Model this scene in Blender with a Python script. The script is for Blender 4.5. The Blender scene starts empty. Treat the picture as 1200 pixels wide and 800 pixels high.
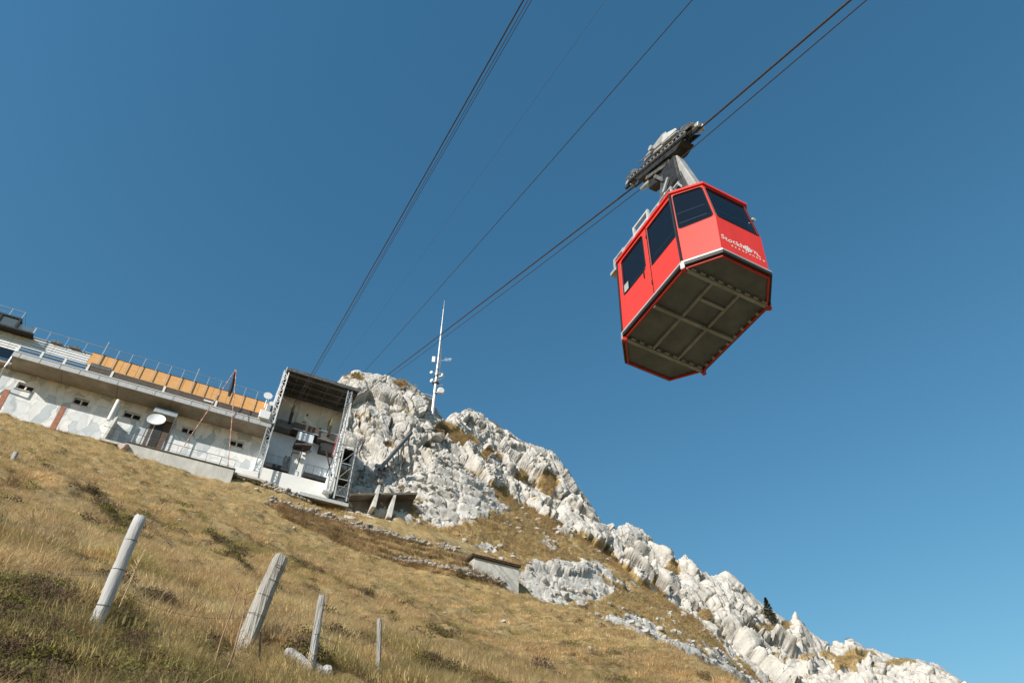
import bpy, bmesh, math, random
import numpy as np
from mathutils import Matrix, Vector
from mathutils.geometry import tessellate_polygon
random.seed(7); rng = np.random.default_rng(7)
R = math.radians
scn = bpy.context.scene
col = scn.collection

# ------------------------------------------------------------------ camera
FPX = 850.0                                     # focal length for a 1200 px wide frame
_th = math.atan2(FPX, 850.0); _ro = math.atan2(5.0, 850.0)
_r = np.array([1, 0, 0.]); _u = np.array([0, -math.sin(_th), math.cos(_th)]); CF = np.array([0, math.cos(_th), math.sin(_th)])
CR = math.cos(_ro)*_r + math.sin(_ro)*_u; CU = -math.sin(_ro)*_r + math.cos(_ro)*_u
cam = bpy.data.cameras.new('camera'); camo = bpy.data.objects.new('camera', cam); col.objects.link(camo)
cam.sensor_width = 36; cam.lens = 36*FPX/1200; cam.clip_start = 0.05; cam.clip_end = 3000
mw = Matrix.Identity(4)
for i in range(3):
    mw[i][0] = CR[i]; mw[i][1] = CU[i]; mw[i][2] = -CF[i]
camo.matrix_world = mw
scn.camera = camo

# building / rope frame: s along the facade (right), m away from the valley, z up
YAW = -1.118
NN = np.array([math.cos(YAW), math.sin(YAW), 0]); FF = np.array([-NN[1], NN[0], 0])
FROT = math.atan2(FF[1], FF[0])
def B(s, m, z): return FF*s - NN*m + np.array([0, 0, z])

# ------------------------------------------------------------------ sky, sun, exposure
SUN = -0.765*FF + 0.43*NN + np.array([0, 0, 0.475]); SUN /= np.linalg.norm(SUN)
w = bpy.data.worlds.new('World'); scn.world = w; w.use_nodes = True
nt = w.node_tree; nt.nodes.clear()
sky = nt.nodes.new('ShaderNodeTexSky'); sky.sky_type = 'NISHITA'; sky.sun_disc = False
sky.sun_elevation = math.asin(SUN[2]); sky.sun_rotation = math.atan2(SUN[0], SUN[1])
sky.altitude = 500; sky.air_density = 2.0; sky.dust_density = 0.0; sky.ozone_density = 6.0
hs = nt.nodes.new('ShaderNodeHueSaturation'); hs.inputs['Hue'].default_value = 0.49; hs.inputs['Saturation'].default_value = 1.175; hs.inputs['Value'].default_value = 1.0
bg = nt.nodes.new('ShaderNodeBackground'); bg.inputs[1].default_value = 0.096
wo = nt.nodes.new('ShaderNodeOutputWorld')
nt.links.new(sky.outputs[0], hs.inputs['Color']); nt.links.new(hs.outputs[0], bg.inputs[0]); nt.links.new(bg.outputs[0], wo.inputs[0])
sl = bpy.data.lights.new('sun', 'SUN'); sl.energy = 4.9; sl.angle = R(0.53); sl.color = (1.0, 0.93, 0.82)
so = bpy.data.objects.new('sun', sl); col.objects.link(so)
so.rotation_euler = Vector(-SUN).to_track_quat('-Z', 'Y').to_euler()
scn.view_settings.view_transform = 'Standard'; scn.view_settings.look = 'None'
scn.view_settings.exposure = 0.35; scn.view_settings.gamma = 1.0; scn.view_settings.use_curve_mapping = False

# ------------------------------------------------------------------ survey helpers (only used to place things in the world)
def ray(x, y):
    d = CF*FPX + CR*(x-600) + CU*(400-y); return d/np.linalg.norm(d)
def azel(x, y):
    d = ray(x, y); return math.atan2(d[0], d[1]), math.asin(d[2])
def at_r(x, y, r):                               # point on the view ray at horizontal distance r
    d = ray(x, y); return d*(r/math.hypot(d[0], d[1]))
def at_m(x, y, m):                               # ... on the facade-parallel plane m
    d = ray(x, y); P = d*(m/(-(d@NN))); return np.array([P@FF, m, P[2]])
def hit(x, y, p0, n):
    d = ray(x, y); return d*((p0@n)/(d@n))

# ------------------------------------------------------------------ noise in numpy
_pr = np.random.default_rng(11); _perm = _pr.permutation(512).astype(np.int64)
_grad = _pr.normal(size=(512, 3)); _grad /= np.linalg.norm(_grad, axis=1)[:, None]
def _hash(i, j, k, seed):
    return _perm[(_perm[(_perm[(i+seed*37) & 511] + j) & 511] + k) & 511]
def pnoise(P, seed=0):
    P = np.asarray(P, float); I = np.floor(P).astype(np.int64); f = P-I; u = f*f*f*(f*(f*6-15)+10)
    out = np.zeros(len(P))
    for dx in (0, 1):
        for dy in (0, 1):
            for dz in (0, 1):
                g = _grad[_hash(I[:, 0]+dx, I[:, 1]+dy, I[:, 2]+dz, seed)]
                d = g[:, 0]*(f[:, 0]-dx)+g[:, 1]*(f[:, 1]-dy)+g[:, 2]*(f[:, 2]-dz)
                out += d*(u[:, 0] if dx else 1-u[:, 0])*(u[:, 1] if dy else 1-u[:, 1])*(u[:, 2] if dz else 1-u[:, 2])
    return out*1.5
def fbm(P, octv=4, seed=0, gain=.5):
    a = 1.; o = 0; t = 0
    for k in range(octv):
        o = o+a*pnoise(P*2**k, seed+k); t += a; a *= gain
    return o/t
def worley(P, seed=0):
    I = np.floor(P).astype(np.int64); f = P-I
    F1 = np.full(len(P), 9.); F2 = np.full(len(P), 9.); cid = np.zeros(len(P), np.int64); vec = np.zeros((len(P), 3))
    for dx in (-1, 0, 1):
        for dy in (-1, 0, 1):
            for dz in (-1, 0, 1):
                h = _hash(I[:, 0]+dx, I[:, 1]+dy, I[:, 2]+dz, seed)
                c = np.stack([dx+.5+.42*_grad[h, 0], dy+.5+.42*_grad[h, 1], dz+.5+.42*_grad[h, 2]], 1)
                dv = f-c; d = np.sqrt((dv*dv).sum(1))
                nf = d < F1
                F2 = np.where(nf, F1, np.minimum(F2, d)); F1 = np.where(nf, d, F1); cid = np.where(nf, h, cid)
                vec[nf] = dv[nf]
    return F1, F2, cid, vec
def sstep(a, b, x):
    t = np.clip((x-a)/(b-a), 0, 1); return t*t*(3-2*t)

# ------------------------------------------------------------------ materials
def mat(name, c, rough=.6, metal=0, var=.12, scale=3., bump=0., spec=.5, c2=None, coord='Object', stretch=(1, 1, 1), detail=6):
    m = bpy.data.materials.new(name); m.use_nodes = True; t = m.node_tree; b = t.nodes['Principled BSDF']
    b.inputs['Roughness'].default_value = rough; b.inputs['Metallic'].default_value = metal; b.inputs['Specular IOR Level'].default_value = spec
    tc = t.nodes.new('ShaderNodeTexCoord'); mp = t.nodes.new('ShaderNodeMapping'); mp.inputs['Scale'].default_value = stretch
    n = t.nodes.new('ShaderNodeTexNoise'); n.inputs['Scale'].default_value = scale; n.inputs['Detail'].default_value = detail; n.inputs['Roughness'].default_value = .62
    t.links.new(tc.outputs[coord], mp.inputs[0]); t.links.new(mp.outputs[0], n.inputs['Vector'])
    r = t.nodes.new('ShaderNodeValToRGB'); r.color_ramp.elements[0].position = .32; r.color_ramp.elements[1].position = .68
    lo = c2 if c2 else tuple(x*(1-var*2) for x in c); hi = c if c2 else tuple(min(1, x*(1+var)) for x in c)
    r.color_ramp.elements[0].color = (*lo, 1); r.color_ramp.elements[1].color = (*hi, 1)
    t.links.new(n.outputs['Fac'], r.inputs[0]); t.links.new(r.outputs[0], b.inputs['Base Color'])
    if bump:
        bp = t.nodes.new('ShaderNodeBump'); bp.inputs['Strength'].default_value = bump; bp.inputs['Distance'].default_value = .05
        n2 = t.nodes.new('ShaderNodeTexNoise'); n2.inputs['Scale'].default_value = scale*4; n2.inputs['Detail'].default_value = 8
        t.links.new(mp.outputs[0], n2.inputs['Vector']); t.links.new(n2.outputs['Fac'], bp.inputs['Height']); t.links.new(bp.outputs[0], b.inputs['Normal'])
    return m
M = {}
M['red'] = mat('red_paint', (.80, .045, .03), .42, var=.06, scale=2.6, spec=.35, c2=(.66, .042, .03), stretch=(1, 1, .22), bump=.015)
M['dark_red'] = mat('dark_red_paint', (.42, .025, .022), .4, var=.1, scale=2)
M['rim'] = mat('rim_aluminium', (.5, .5, .49), .38, .35, var=.08, scale=4)
M['rubber'] = mat('black_rubber', (.018, .018, .02), .55, var=.1)
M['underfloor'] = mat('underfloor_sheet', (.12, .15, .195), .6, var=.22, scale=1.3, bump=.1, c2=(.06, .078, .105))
M['underbeam'] = mat('underfloor_beam', (.24, .28, .335), .55, var=.2, scale=2)
M['galv'] = mat('galvanised_steel', (.52, .54, .55), .45, .45, var=.12, scale=5)
M['pale_steel'] = mat('pale_steel', (.55, .56, .56), .5, .15, var=.12, scale=5)
M['paint_grey'] = mat('grey_white_paint', (.35, .35, .355), .5, var=.14, scale=3)
M['dark_steel'] = mat('greasy_dark_steel', (.05, .046, .042), .5, .5, var=.3, scale=6)
M['mid_steel'] = mat('worn_steel', (.22, .2, .18), .45, .6, var=.3, scale=6)
M['rope'] = mat('steel_rope', (.09, .075, .065), .5, .6, var=.2, scale=30)
M['rope_rust'] = mat('rusty_steel_rope', (.085, .06, .05), .6, .4, var=.25, scale=30)
M['rope_pale'] = mat('thin_pale_wire', (.10, .14, .19), .6, .2, var=.1, scale=30)
M['white'] = mat('white_lettering', (.82, .82, .8), .5, var=.03)
M['white_metal'] = mat('white_painted_metal', (.74, .75, .76), .45, var=.05, scale=2)
M['plaster'] = mat('white_plaster', (.82, .81, .78), .8, var=.08, scale=.9, bump=.12, c2=(.72, .725, .73))
M['skylit_plaster'] = mat('skylit_blue_plaster', (.70, .775, .86), .75, var=.06, scale=.8)  # bluish sky light of the shaded bays is put into the plaster colour
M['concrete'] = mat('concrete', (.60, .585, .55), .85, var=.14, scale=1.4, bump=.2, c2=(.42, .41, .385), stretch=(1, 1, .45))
M['brown_concrete'] = mat('mottled_brown_concrete', (.36, .32, .265), .85, var=.2, scale=.9, bump=.2, c2=(.22, .195, .155))  # brown, mottled with a darker brown
M['fascia'] = mat('fascia_metal', (.48, .49, .5), .5, .1, var=.08)
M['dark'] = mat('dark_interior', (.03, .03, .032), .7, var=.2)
M['roof_under'] = mat('dark_roof_lining', (.065, .062, .06), .7, var=.2, scale=2)
M['roof_beam'] = mat('roof_beam_paint', (.15, .145, .14), .6, var=.2, scale=2)
M['brown_board'] = mat('brown_board', (.12, .08, .06), .7, var=.25, scale=3, stretch=(1, 1, 3))
M['orange'] = mat('orange_board', (.72, .385, .14), .6, var=.06, scale=1.2, stretch=(1, 1, 3))
M['rust'] = mat('rusty_beam', (.36, .15, .085), .8, var=.22, scale=5, bump=.2)
M['red_white'] = mat('red_pole', (.42, .16, .12), .5, var=.1)
M['flag'] = mat('dark_cloth', (.035, .035, .045), .8, var=.2)
M['banner'] = mat('red_banner', (.36, .03, .045), .7, var=.08)
M['tile'] = mat('brown_roof_tile', (.26, .13, .09), .8, var=.25, scale=6, bump=.2)
M['shaded_concrete'] = mat('shade_dark_concrete', (.17, .145, .115), .85, var=.2, scale=1.2, bump=.2, c2=(.09, .078, .062))  # shade on the gallery front is painted in as a dark base colour
M['plank'] = mat('dark_weathered_plank', (.12, .1, .08), .8, var=.3, scale=4)
M['wire'] = mat('fence_wire', (.16, .14, .12), .5, .6, var=.2)
M['stalk'] = mat('dry_stalk', (.5, .37, .2), .8, var=.2, scale=9)
M['stalk_red'] = mat('reddish_dry_stalk', (.34, .2, .12), .8, var=.2, scale=9)
M['mesh_wire'] = mat('fence_mesh_wire', (.3, .27, .25), .5, .4, var=.1)
M['moss'] = mat('greenish_saddle', (.21, .2, .08), .7, var=.3, scale=6)

def glass(name, tint, trans, rough=.06, base=(.012, .018, .03)):
    m = bpy.data.materials.new(name); m.use_nodes = True; t = m.node_tree; b = t.nodes['Principled BSDF']; out = t.nodes['Material Output']
    b.inputs['Base Color'].default_value = (*base, 1); b.inputs['Roughness'].default_value = rough; b.inputs['Specular IOR Level'].default_value = .5
    n = t.nodes.new('ShaderNodeTexNoise'); n.inputs['Scale'].default_value = 1.2; n.inputs['Detail'].default_value = 3
    bp = t.nodes.new('ShaderNodeBump'); bp.inputs['Strength'].default_value = .04; bp.inputs['Distance'].default_value = .05
    t.links.new(n.outputs[0], bp.inputs['Height']); t.links.new(bp.outputs[0], b.inputs['Normal'])
    tr = t.nodes.new('ShaderNodeBsdfTransparent'); tr.inputs[0].default_value = (*tint, 1)
    mx = t.nodes.new('ShaderNodeMixShader'); mx.inputs[0].default_value = trans
    t.links.new(b.outputs[0], mx.inputs[1]); t.links.new(tr.outputs[0], mx.inputs[2]); t.links.new(mx.outputs[0], out.inputs[0])
    return m
M['glass'] = glass('tinted_window', (.34, .42, .5), .45)
M['blue_glass'] = glass('balustrade_glass', (.55, .7, .85), .35, base=(.08, .16, .26))
M['clear_glass'] = glass('clear_screen_glass', (.8, .86, .9), .6, base=(.2, .26, .3))
M['window_dark'] = glass('dark_window', (.2, .2, .2), .05)

def wood_mat(name, c, c2):
    m = mat(name, c, .85, var=.2, scale=16, bump=.7, c2=c2, stretch=(1, 1, .06)); return m
M['post_wood'] = wood_mat('weathered_grey_wood', (.46, .435, .395), (.2, .185, .165))
M['post_wood_pale'] = wood_mat('pale_weathered_wood', (.50, .49, .48), (.27, .26, .25))
M['bark_cut'] = mat('fresh_wood_end', (.5, .42, .32), .8, var=.2, scale=10)

# mural: painted grey rock facets over white plaster (flat print on the wall)
def mural_mat():
    m = bpy.data.materials.new('painted_rock_mural'); m.use_nodes = True; t = m.node_tree; b = t.nodes['Principled BSDF']; b.inputs['Roughness'].default_value = .85
    tc = t.nodes.new('ShaderNodeTexCoord')
    nz = t.nodes.new('ShaderNodeTexNoise'); nz.inputs['Scale'].default_value = .55; nz.inputs['Detail'].default_value = 3
    t.links.new(tc.outputs['Object'], nz.inputs['Vector'])
    mp = t.nodes.new('ShaderNodeMapping'); mp.inputs['Rotation'].default_value = (0, R(28), 0); mp.inputs['Scale'].default_value = (1.5, 0, .62)
    ad = t.nodes.new('ShaderNodeVectorMath'); ad.operation = 'MULTIPLY_ADD'; ad.inputs[1].default_value = (1.7, 0, 1.7)
    t.links.new(nz.outputs['Color'], ad.inputs[0]); t.links.new(tc.outputs['Object'], ad.inputs[2]); t.links.new(ad.outputs[0], mp.inputs[0])
    v = t.nodes.new('ShaderNodeTexVoronoi'); v.inputs['Scale'].default_value = 1.0
    ve = t.nodes.new('ShaderNodeTexVoronoi'); ve.feature = 'DISTANCE_TO_EDGE'; ve.inputs['Scale'].default_value = 1.0
    t.links.new(mp.outputs[0], v.inputs['Vector']); t.links.new(mp.outputs[0], ve.inputs['Vector'])
    sep = t.nodes.new('ShaderNodeSeparateColor'); t.links.new(v.outputs['Color'], sep.inputs[0])
    r = t.nodes.new('ShaderNodeValToRGB'); e = r.color_ramp.elements
    e[0].position = 0; e[0].color = (.48, .53, .58, 1); e[1].position = 1; e[1].color = (.84, .845, .85, 1)
    k = e.new(.3); k.color = (.64, .68, .72, 1); k = e.new(.5); k.color = (.80, .81, .82, 1)
    t.links.new(sep.outputs[0], r.inputs[0])
    r2 = t.nodes.new('ShaderNodeValToRGB'); r2.color_ramp.elements[0].position = .0; r2.color_ramp.elements[0].color = (.8, .8, .8, 1); r2.color_ramp.elements[1].position = .05; r2.color_ramp.elements[1].color = (1, 1, 1, 1)
    t.links.new(ve.outputs['Distance'], r2.inputs[0])
    mx = t.nodes.new('ShaderNodeMix'); mx.data_type = 'RGBA'; mx.blend_type = 'MULTIPLY'; mx.inputs[0].default_value = 1
    t.links.new(r.outputs[0], mx.inputs[6]); t.links.new(r2.outputs[0], mx.inputs[7])
    n2 = t.nodes.new('ShaderNodeTexNoise'); n2.inputs['Scale'].default_value = 1.3; n2.inputs['Detail'].default_value = 8; t.links.new(tc.outputs['Object'], n2.inputs['Vector'])
    r3 = t.nodes.new('ShaderNodeValToRGB'); r3.color_ramp.elements[0].position = .3; r3.color_ramp.elements[0].color = (.86, .865, .87, 1); r3.color_ramp.elements[1].position = .6; r3.color_ramp.elements[1].color = (1, 1, 1, 1)
    t.links.new(n2.outputs[0], r3.inputs[0])
    mx2 = t.nodes.new('ShaderNodeMix'); mx2.data_type = 'RGBA'; mx2.blend_type = 'MULTIPLY'; mx2.inputs[0].default_value = 1
    t.links.new(mx.outputs[2], mx2.inputs[6]); t.links.new(r3.outputs[0], mx2.inputs[7])
    t.links.new(mx2.outputs[2], b.inputs['Base Color'])
    return m
M['mural'] = mural_mat()

def terrain_mat(name, rock):
    """grass/earth and limestone mixed by the mesh attribute 'grass'"""
    m = bpy.data.materials.new(name); m.use_nodes = True; t = m.node_tree; b = t.nodes['Principled BSDF']; b.inputs['Roughness'].default_value = .9; b.inputs['Specular IOR Level'].default_value = .2
    g = t.nodes.new('ShaderNodeNewGeometry')
    def noise(sc, det=8, ro=.6, vec=None):
        n = t.nodes.new('ShaderNodeTexNoise'); n.inputs['Scale'].default_value = sc; n.inputs['Detail'].default_value = det; n.inputs['Roughness'].default_value = ro
        t.links.new(vec or g.outputs['Position'], n.inputs['Vector']); return n
    def ramp(src, stops):
        r = t.nodes.new('ShaderNodeValToRGB'); e = r.color_ramp.elements
        e[0].position, e[0].color = stops[0][0], (*stops[0][1], 1); e[1].position, e[1].color = stops[-1][0], (*stops[-1][1], 1)
        for p, c in stops[1:-1]:
            k = e.new(p); k.color = (*c, 1)
        t.links.new(src, r.inputs[0]); return r
    def mix(fac, a, bb, mode='MIX'):
        x = t.nodes.new('ShaderNodeMix'); x.data_type = 'RGBA'; x.blend_type = mode
        if isinstance(fac, float): x.inputs[0].default_value = fac
        else: t.links.new(fac, x.inputs[0])
        t.links.new(a, x.inputs[6]); t.links.new(bb, x.inputs[7]); return x.outputs[2]
    n1 = noise(.45); n2 = noise(2.2, 10, .7)
    gr = mix(.5, ramp(n1.outputs[0], [(.3, (.22, .17, .075)), (.5, (.36, .26, .12)), (.7, (.46, .35, .18))]).outputs[0],
             ramp(n2.outputs[0], [(.3, (.13, .095, .05)), (.5, (.34, .25, .12)), (.68, (.50, .385, .21))]).outputs[0])
    if rock:
        a = noise(.25, 9, .62); c = noise(1.7, 12, .68)
        mpv = t.nodes.new('ShaderNodeMapping'); mpv.inputs['Scale'].default_value = (1, 1, .22); t.links.new(g.outputs['Position'], mpv.inputs[0])
        st = noise(1.1, 8, .65, mpv.outputs[0])
        rk = mix(.45, ramp(a.outputs[0], [(.3, (.42, .395, .365)), (.5, (.585, .56, .525)), (.7, (.66, .635, .595))]).outputs[0],
                 ramp(c.outputs[0], [(.28, (.22, .20, .18)), (.40, (.54, .515, .48)), (.7, (.68, .655, .61))]).outputs[0])
        rk = mix(.8, rk, ramp(st.outputs[0], [(.3, (.5, .5, .51)), (.46, (.88, .875, .87)), (.6, (1, 1, 1))]).outputs[0], 'MULTIPLY')
        oc = noise(.55, 6, .6)
        rk = mix(ramp(oc.outputs[0], [(.60, (0, 0, 0)), (.72, (.55, .55, .55))]).outputs[0], rk, ramp(c.outputs[0], [(.3, (.36, .27, .17)), (.7, (.5, .4, .28))]).outputs[0])
        jt = t.nodes.new('ShaderNodeAttribute'); jt.attribute_name = 'joint'
        rk = mix(ramp(jt.outputs['Fac'], [(.25, (0, 0, 0)), (.95, (.8, .8, .8))]).outputs[0], rk, ramp(c.outputs[0], [(.3, (.10, .085, .065)), (.7, (.24, .2, .155))]).outputs[0])
        at = t.nodes.new('ShaderNodeAttribute'); at.attribute_name = 'grass'
        nn_ = noise(1.6, 10, .7)
        mth = t.nodes.new('ShaderNodeMath'); mth.operation = 'MULTIPLY_ADD'; mth.inputs[1].default_value = 1.0; t.links.new(nn_.outputs[0], mth.inputs[0]); t.links.new(at.outputs['Fac'], mth.inputs[2])
        f = ramp(mth.outputs[0], [(.78, (0, 0, 0)), (.96, (1, 1, 1))])
        colr = mix(f.outputs[0], rk, gr)
        bn = noise(2.6, 14, .72)
        bp = t.nodes.new('ShaderNodeBump'); bp.inputs['Strength'].default_value = .65; bp.inputs['Distance'].default_value = .35
        t.links.new(bn.outputs[0], bp.inputs['Height']); t.links.new(bp.outputs[0], b.inputs['Normal'])
    else:
        colr = gr
        bp = t.nodes.new('ShaderNodeBump'); bp.inputs['Strength'].default_value = .8; bp.inputs['Distance'].default_value = .12
        bn = noise(9, 10, .7); t.links.new(bn.outputs[0], bp.inputs['Height']); t.links.new(bp.outputs[0], b.inputs['Normal'])
    t.links.new(colr, b.inputs['Base Color'])
    return m
M['meadow'] = terrain_mat('meadow_ground', False)
M['rock'] = terrain_mat('limestone', True)
M['stone'] = mat('loose_limestone', (.56, .54, .5), .85, var=.15, scale=2.5, bump=.5, c2=(.33, .31, .29))
M['pink_stone'] = mat('pinkish_limestone', (.5, .4, .35), .85, var=.15, scale=2.5, bump=.5, c2=(.36, .28, .24))

def leaf_mat(name, k=.3):
    m = bpy.data.materials.new(name); m.use_nodes = True; t = m.node_tree; t.nodes.clear(); out = t.nodes.new('ShaderNodeOutputMaterial')
    at = t.nodes.new('ShaderNodeAttribute'); at.attribute_type = 'INSTANCER'; at.attribute_name = 'tint'
    d = t.nodes.new('ShaderNodeBsdfDiffuse'); tl = t.nodes.new('ShaderNodeBsdfTranslucent'); mx = t.nodes.new('ShaderNodeMixShader'); mx.inputs[0].default_value = k
    t.links.new(at.outputs['Color'], d.inputs[0]); t.links.new(at.outputs['Color'], tl.inputs[0]); t.links.new(d.outputs[0], mx.inputs[1]); t.links.new(tl.outputs[0], mx.inputs[2]); t.links.new(mx.outputs[0], out.inputs[0])
    return m
M['blade'] = leaf_mat('grass_blades', .42)

# ------------------------------------------------------------------ mesh builder
BASE = {}
SPLIT = {'lettering', 'floor_bracket', 'bolt', 'roller_bolt', 'hinge', 'side_brace', 'deck_edge', 'mast_collar', 'wall_fitting', 'buffer_gear', 'stay', 'grip_lever', 'rack_box', 'wire_wrap', 'cable_tray', 'cable_ladder', 'edge_bracket', 'hose', 'handrail', 'bench_wall', 'service_step', 'guide_bar'}
class MB:
    def __init__(s): s.v = []; s.f = []; s.cut = []
    def add(s, vs, fs):
        k = len(s.v); s.cut.append((k, len(s.f))); s.v += [tuple(map(float, p)) for p in vs]; s.f += [tuple(i+k for i in f) for f in fs]; return s
    def box(s, a, b):
        x0, y0, z0 = a; x1, y1, z1 = b
        return s.add([(x0, y0, z0), (x1, y0, z0), (x1, y1, z0), (x0, y1, z0), (x0, y0, z1), (x1, y0, z1), (x1, y1, z1), (x0, y1, z1)],
                     [(0, 3, 2, 1), (4, 5, 6, 7), (0, 1, 5, 4), (1, 2, 6, 5), (2, 3, 7, 6), (3, 0, 4, 7)])
    def hexa(s, p): return s.add(p, [(0, 3, 2, 1), (4, 5, 6, 7), (0, 1, 5, 4), (1, 2, 6, 5), (2, 3, 7, 6), (3, 0, 4, 7)])
    def bar(s, p0, p1, w, h=None, up=(0, 0, 1)):
        h = h or w; p0 = np.array(p0, float); p1 = np.array(p1, float); d = p1-p0; d /= np.linalg.norm(d); up = np.array(up, float)
        if abs(d@up) > .98: up = np.array([1., 0, 0])
        a = np.cross(d, up); a /= np.linalg.norm(a); c = np.cross(a, d)
        q = [p+a*sx*w/2+c*sy*h/2 for p in (p0, p1) for sx, sy in ((-1, -1), (1, -1), (1, 1), (-1, 1))]
        return s.hexa(q)
    def tube(s, pts, r, n=8, caps=True):
        pts = [np.array(p, float) for p in pts]; rr = r if hasattr(r, '__len__') else [r]*len(pts); vs = []; fs = []
        up = np.array([0, 0, 1.])
        for i, p in enumerate(pts):
            d = pts[min(i+1, len(pts)-1)]-pts[max(i-1, 0)]; d /= np.linalg.norm(d)
            u = up if abs(d@up) < .95 else np.array([1., 0, 0]); a = np.cross(d, u); a /= np.linalg.norm(a); c = np.cross(a, d)
            for k in range(n): vs.append(p+rr[i]*(a*math.cos(2*math.pi*k/n)+c*math.sin(2*math.pi*k/n)))
        for i in range(len(pts)-1):
            for k in range(n): fs.append((i*n+k, i*n+(k+1) % n, (i+1)*n+(k+1) % n, (i+1)*n+k))
        if caps: fs += [tuple(range(n))[::-1], tuple(range((len(pts)-1)*n, len(pts)*n))]
        return s.add(vs, fs)
    def prism(s, poly, d):                        # extrude polygon by vector d
        n = len(poly); poly = [np.array(p, float) for p in poly]; d = np.array(d, float)
        return s.add(poly+[p+d for p in poly], [tuple(range(n))[::-1], tuple(range(n, 2*n))]+[(i, (i+1) % n, n+(i+1) % n, n+i) for i in range(n)])
    def build(s, name, m, parent=None, bevel=0, smooth=False):
        if name in SPLIT and len(s.cut) > 1:     # every loose piece is a part of its own
            ends = s.cut[1:]+[(len(s.v), len(s.f))]; o = None
            for (v0, f0), (v1, f1) in zip(s.cut, ends):
                q = MB(); q.v = s.v[v0:v1]; q.f = [tuple(i-v0 for i in f) for f in s.f[f0:f1]]; o = q.build(name, m, parent, bevel, smooth)
            return o
        base = np.array(BASE.get(parent.name, (0, 0, 0))) if parent else np.zeros(3)
        me = bpy.data.meshes.new(name); me.from_pydata([tuple(np.array(p)-base) for p in s.v], [], s.f); me.update()
        bm = bmesh.new(); bm.from_mesh(me); bmesh.ops.recalc_face_normals(bm, faces=bm.faces)
        if bevel:
            try: bmesh.ops.bevel(bm, geom=[e for e in bm.edges if e.is_manifold and e.calc_face_angle(0) > .6], offset=bevel, segments=1, affect='EDGES')
            except Exception: pass
        bm.to_mesh(me); bm.free()
        if smooth: me.shade_smooth()
        me.materials.append(M[m] if isinstance(m, str) else m)
        o = bpy.data.objects.new(name, me); col.objects.link(o)
        if parent: o.parent = parent; BASE[o.name] = tuple(base)
        return o
def tag(o, label=None, cat=None, group=None, kind=None):
    for k, v in (('label', label), ('category', cat), ('group', group), ('kind', kind)):
        if v: o[k] = v
    return o
def thing(name, label, cat, base=(0, 0, 0), group=None, frame='B'):
    """Empty at the thing's base. frame 'B': parts are written in (s, m, z); frame 'W': in world metres"""
    o = bpy.data.objects.new(name, None); col.objects.link(o); o.empty_display_size = .2
    if frame == 'B': o.location = B(*base); o.rotation_euler = (0, 0, FROT)
    else: o.location = base
    BASE[o.name] = tuple(base); return tag(o, label, cat, group)
def lone(mb, name, m, label, cat, group=None, frame='W', base=None, kind=None, smooth=False, bevel=0):
    """a thing that is one mesh, its origin at its base"""
    v = np.array(mb.v)
    if base is None: base = np.array([v[:, 0].mean(), v[:, 1].mean(), v[:, 2].min()])
    mb.v = [tuple(p) for p in v-np.array(base)]
    o = mb.build(name, m, None, bevel, smooth)
    if frame == 'B': o.location = B(*base); o.rotation_euler = (0, 0, FROT)
    else: o.location = tuple(base)
    return tag(o, label, cat, group, kind)

def grid_mesh(name, V, nr, nc, m, attr=None, smooth=True, joint=None):
    """V is (nr*nc, 3), rows x columns"""
    i = np.arange((nr-1)*(nc-1)); r_ = i//(nc-1); c_ = i % (nc-1); a = r_*nc+c_
    F = np.stack([a, a+1, a+nc+1, a+nc], 1)
    me = bpy.data.meshes.new(name); me.vertices.add(len(V)); me.vertices.foreach_set('co', V.astype(np.float32).ravel())
    me.loops.add(F.size); me.loops.foreach_set('vertex_index', F.astype(np.int32).ravel())
    me.polygons.add(len(F)); me.polygons.foreach_set('loop_start', np.arange(0, F.size, 4, dtype=np.int32))
    me.update(calc_edges=True)
    if smooth: me.polygons.foreach_set('use_smooth', np.ones(len(F), bool))
    if attr is not None:
        at = me.attributes.new('grass', 'FLOAT', 'POINT'); at.data.foreach_set('value', attr.astype(np.float32))
    if joint is not None:
        at = me.attributes.new('joint', 'FLOAT', 'POINT'); at.data.foreach_set('value', joint.astype(np.float32))
    me.materials.append(M[m]); o = bpy.data.objects.new(name, me); col.objects.link(o); return o
# ================================================================== TERRAIN
def wpt(px, py, r): return at_r(px, py, r)
def wm(px, py, m): s, _, z = at_m(px, py, m); return B(s, m, z)
ctrl = [np.array([0, 0, -1.65])]
for q in [(105, 747, 5.9), (282, 760, 6.7), (358, 794, 6.5), (443, 797, 7.2), (0, 800, 4.9), (250, 802, 5.7), (600, 806, 9.4),
          (330, 607, 50), (400, 640, 49), (480, 668, 49.5), (560, 687, 51), (608, 693, 53.5), (585, 691, 53.5), (562, 662, 52.6), (574, 677, 52.9), (650, 712, 43), (700, 738, 34), (770, 768, 29), (840, 803, 25),
          (300, 700, 14.5), (450, 745, 15), (150, 640, 13), (20, 620, 12), (200, 600, 27), (330, 650, 27), (470, 712, 27), (560, 742, 27), (60, 560, 26), (0, 545, 24)]:
    ctrl.append(wpt(*q))
for q in [(0, 487, 60), (60, 502, 60), (125, 517, 60), (150, 532, 57), (205, 550, 57), (270, 567, 57), (300, 563, 58.3), (355, 586, 58.3), (405, 602, 58.3), (440, 596, 60)]:
    ctrl.append(wm(*q))
_pl = lambda x, y: -1.65-.367*x+.532*y
for x, y in [(0, -30), (30, -20), (-60, 0), (20, 0), (-70, 40), (8, 6), (-5, -4), (4, -6), (-60, 70), (-90, 55)]: ctrl.append(np.array([x, y, _pl(x, y)]))
ctrl = np.array(ctrl)
def _U(d2): return np.where(d2 > 1e-9, .5*d2*np.log(d2+1e-12), 0)
n_ = len(ctrl); D2 = ((ctrl[:, None, :2]-ctrl[None, :, :2])**2).sum(2)
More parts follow.
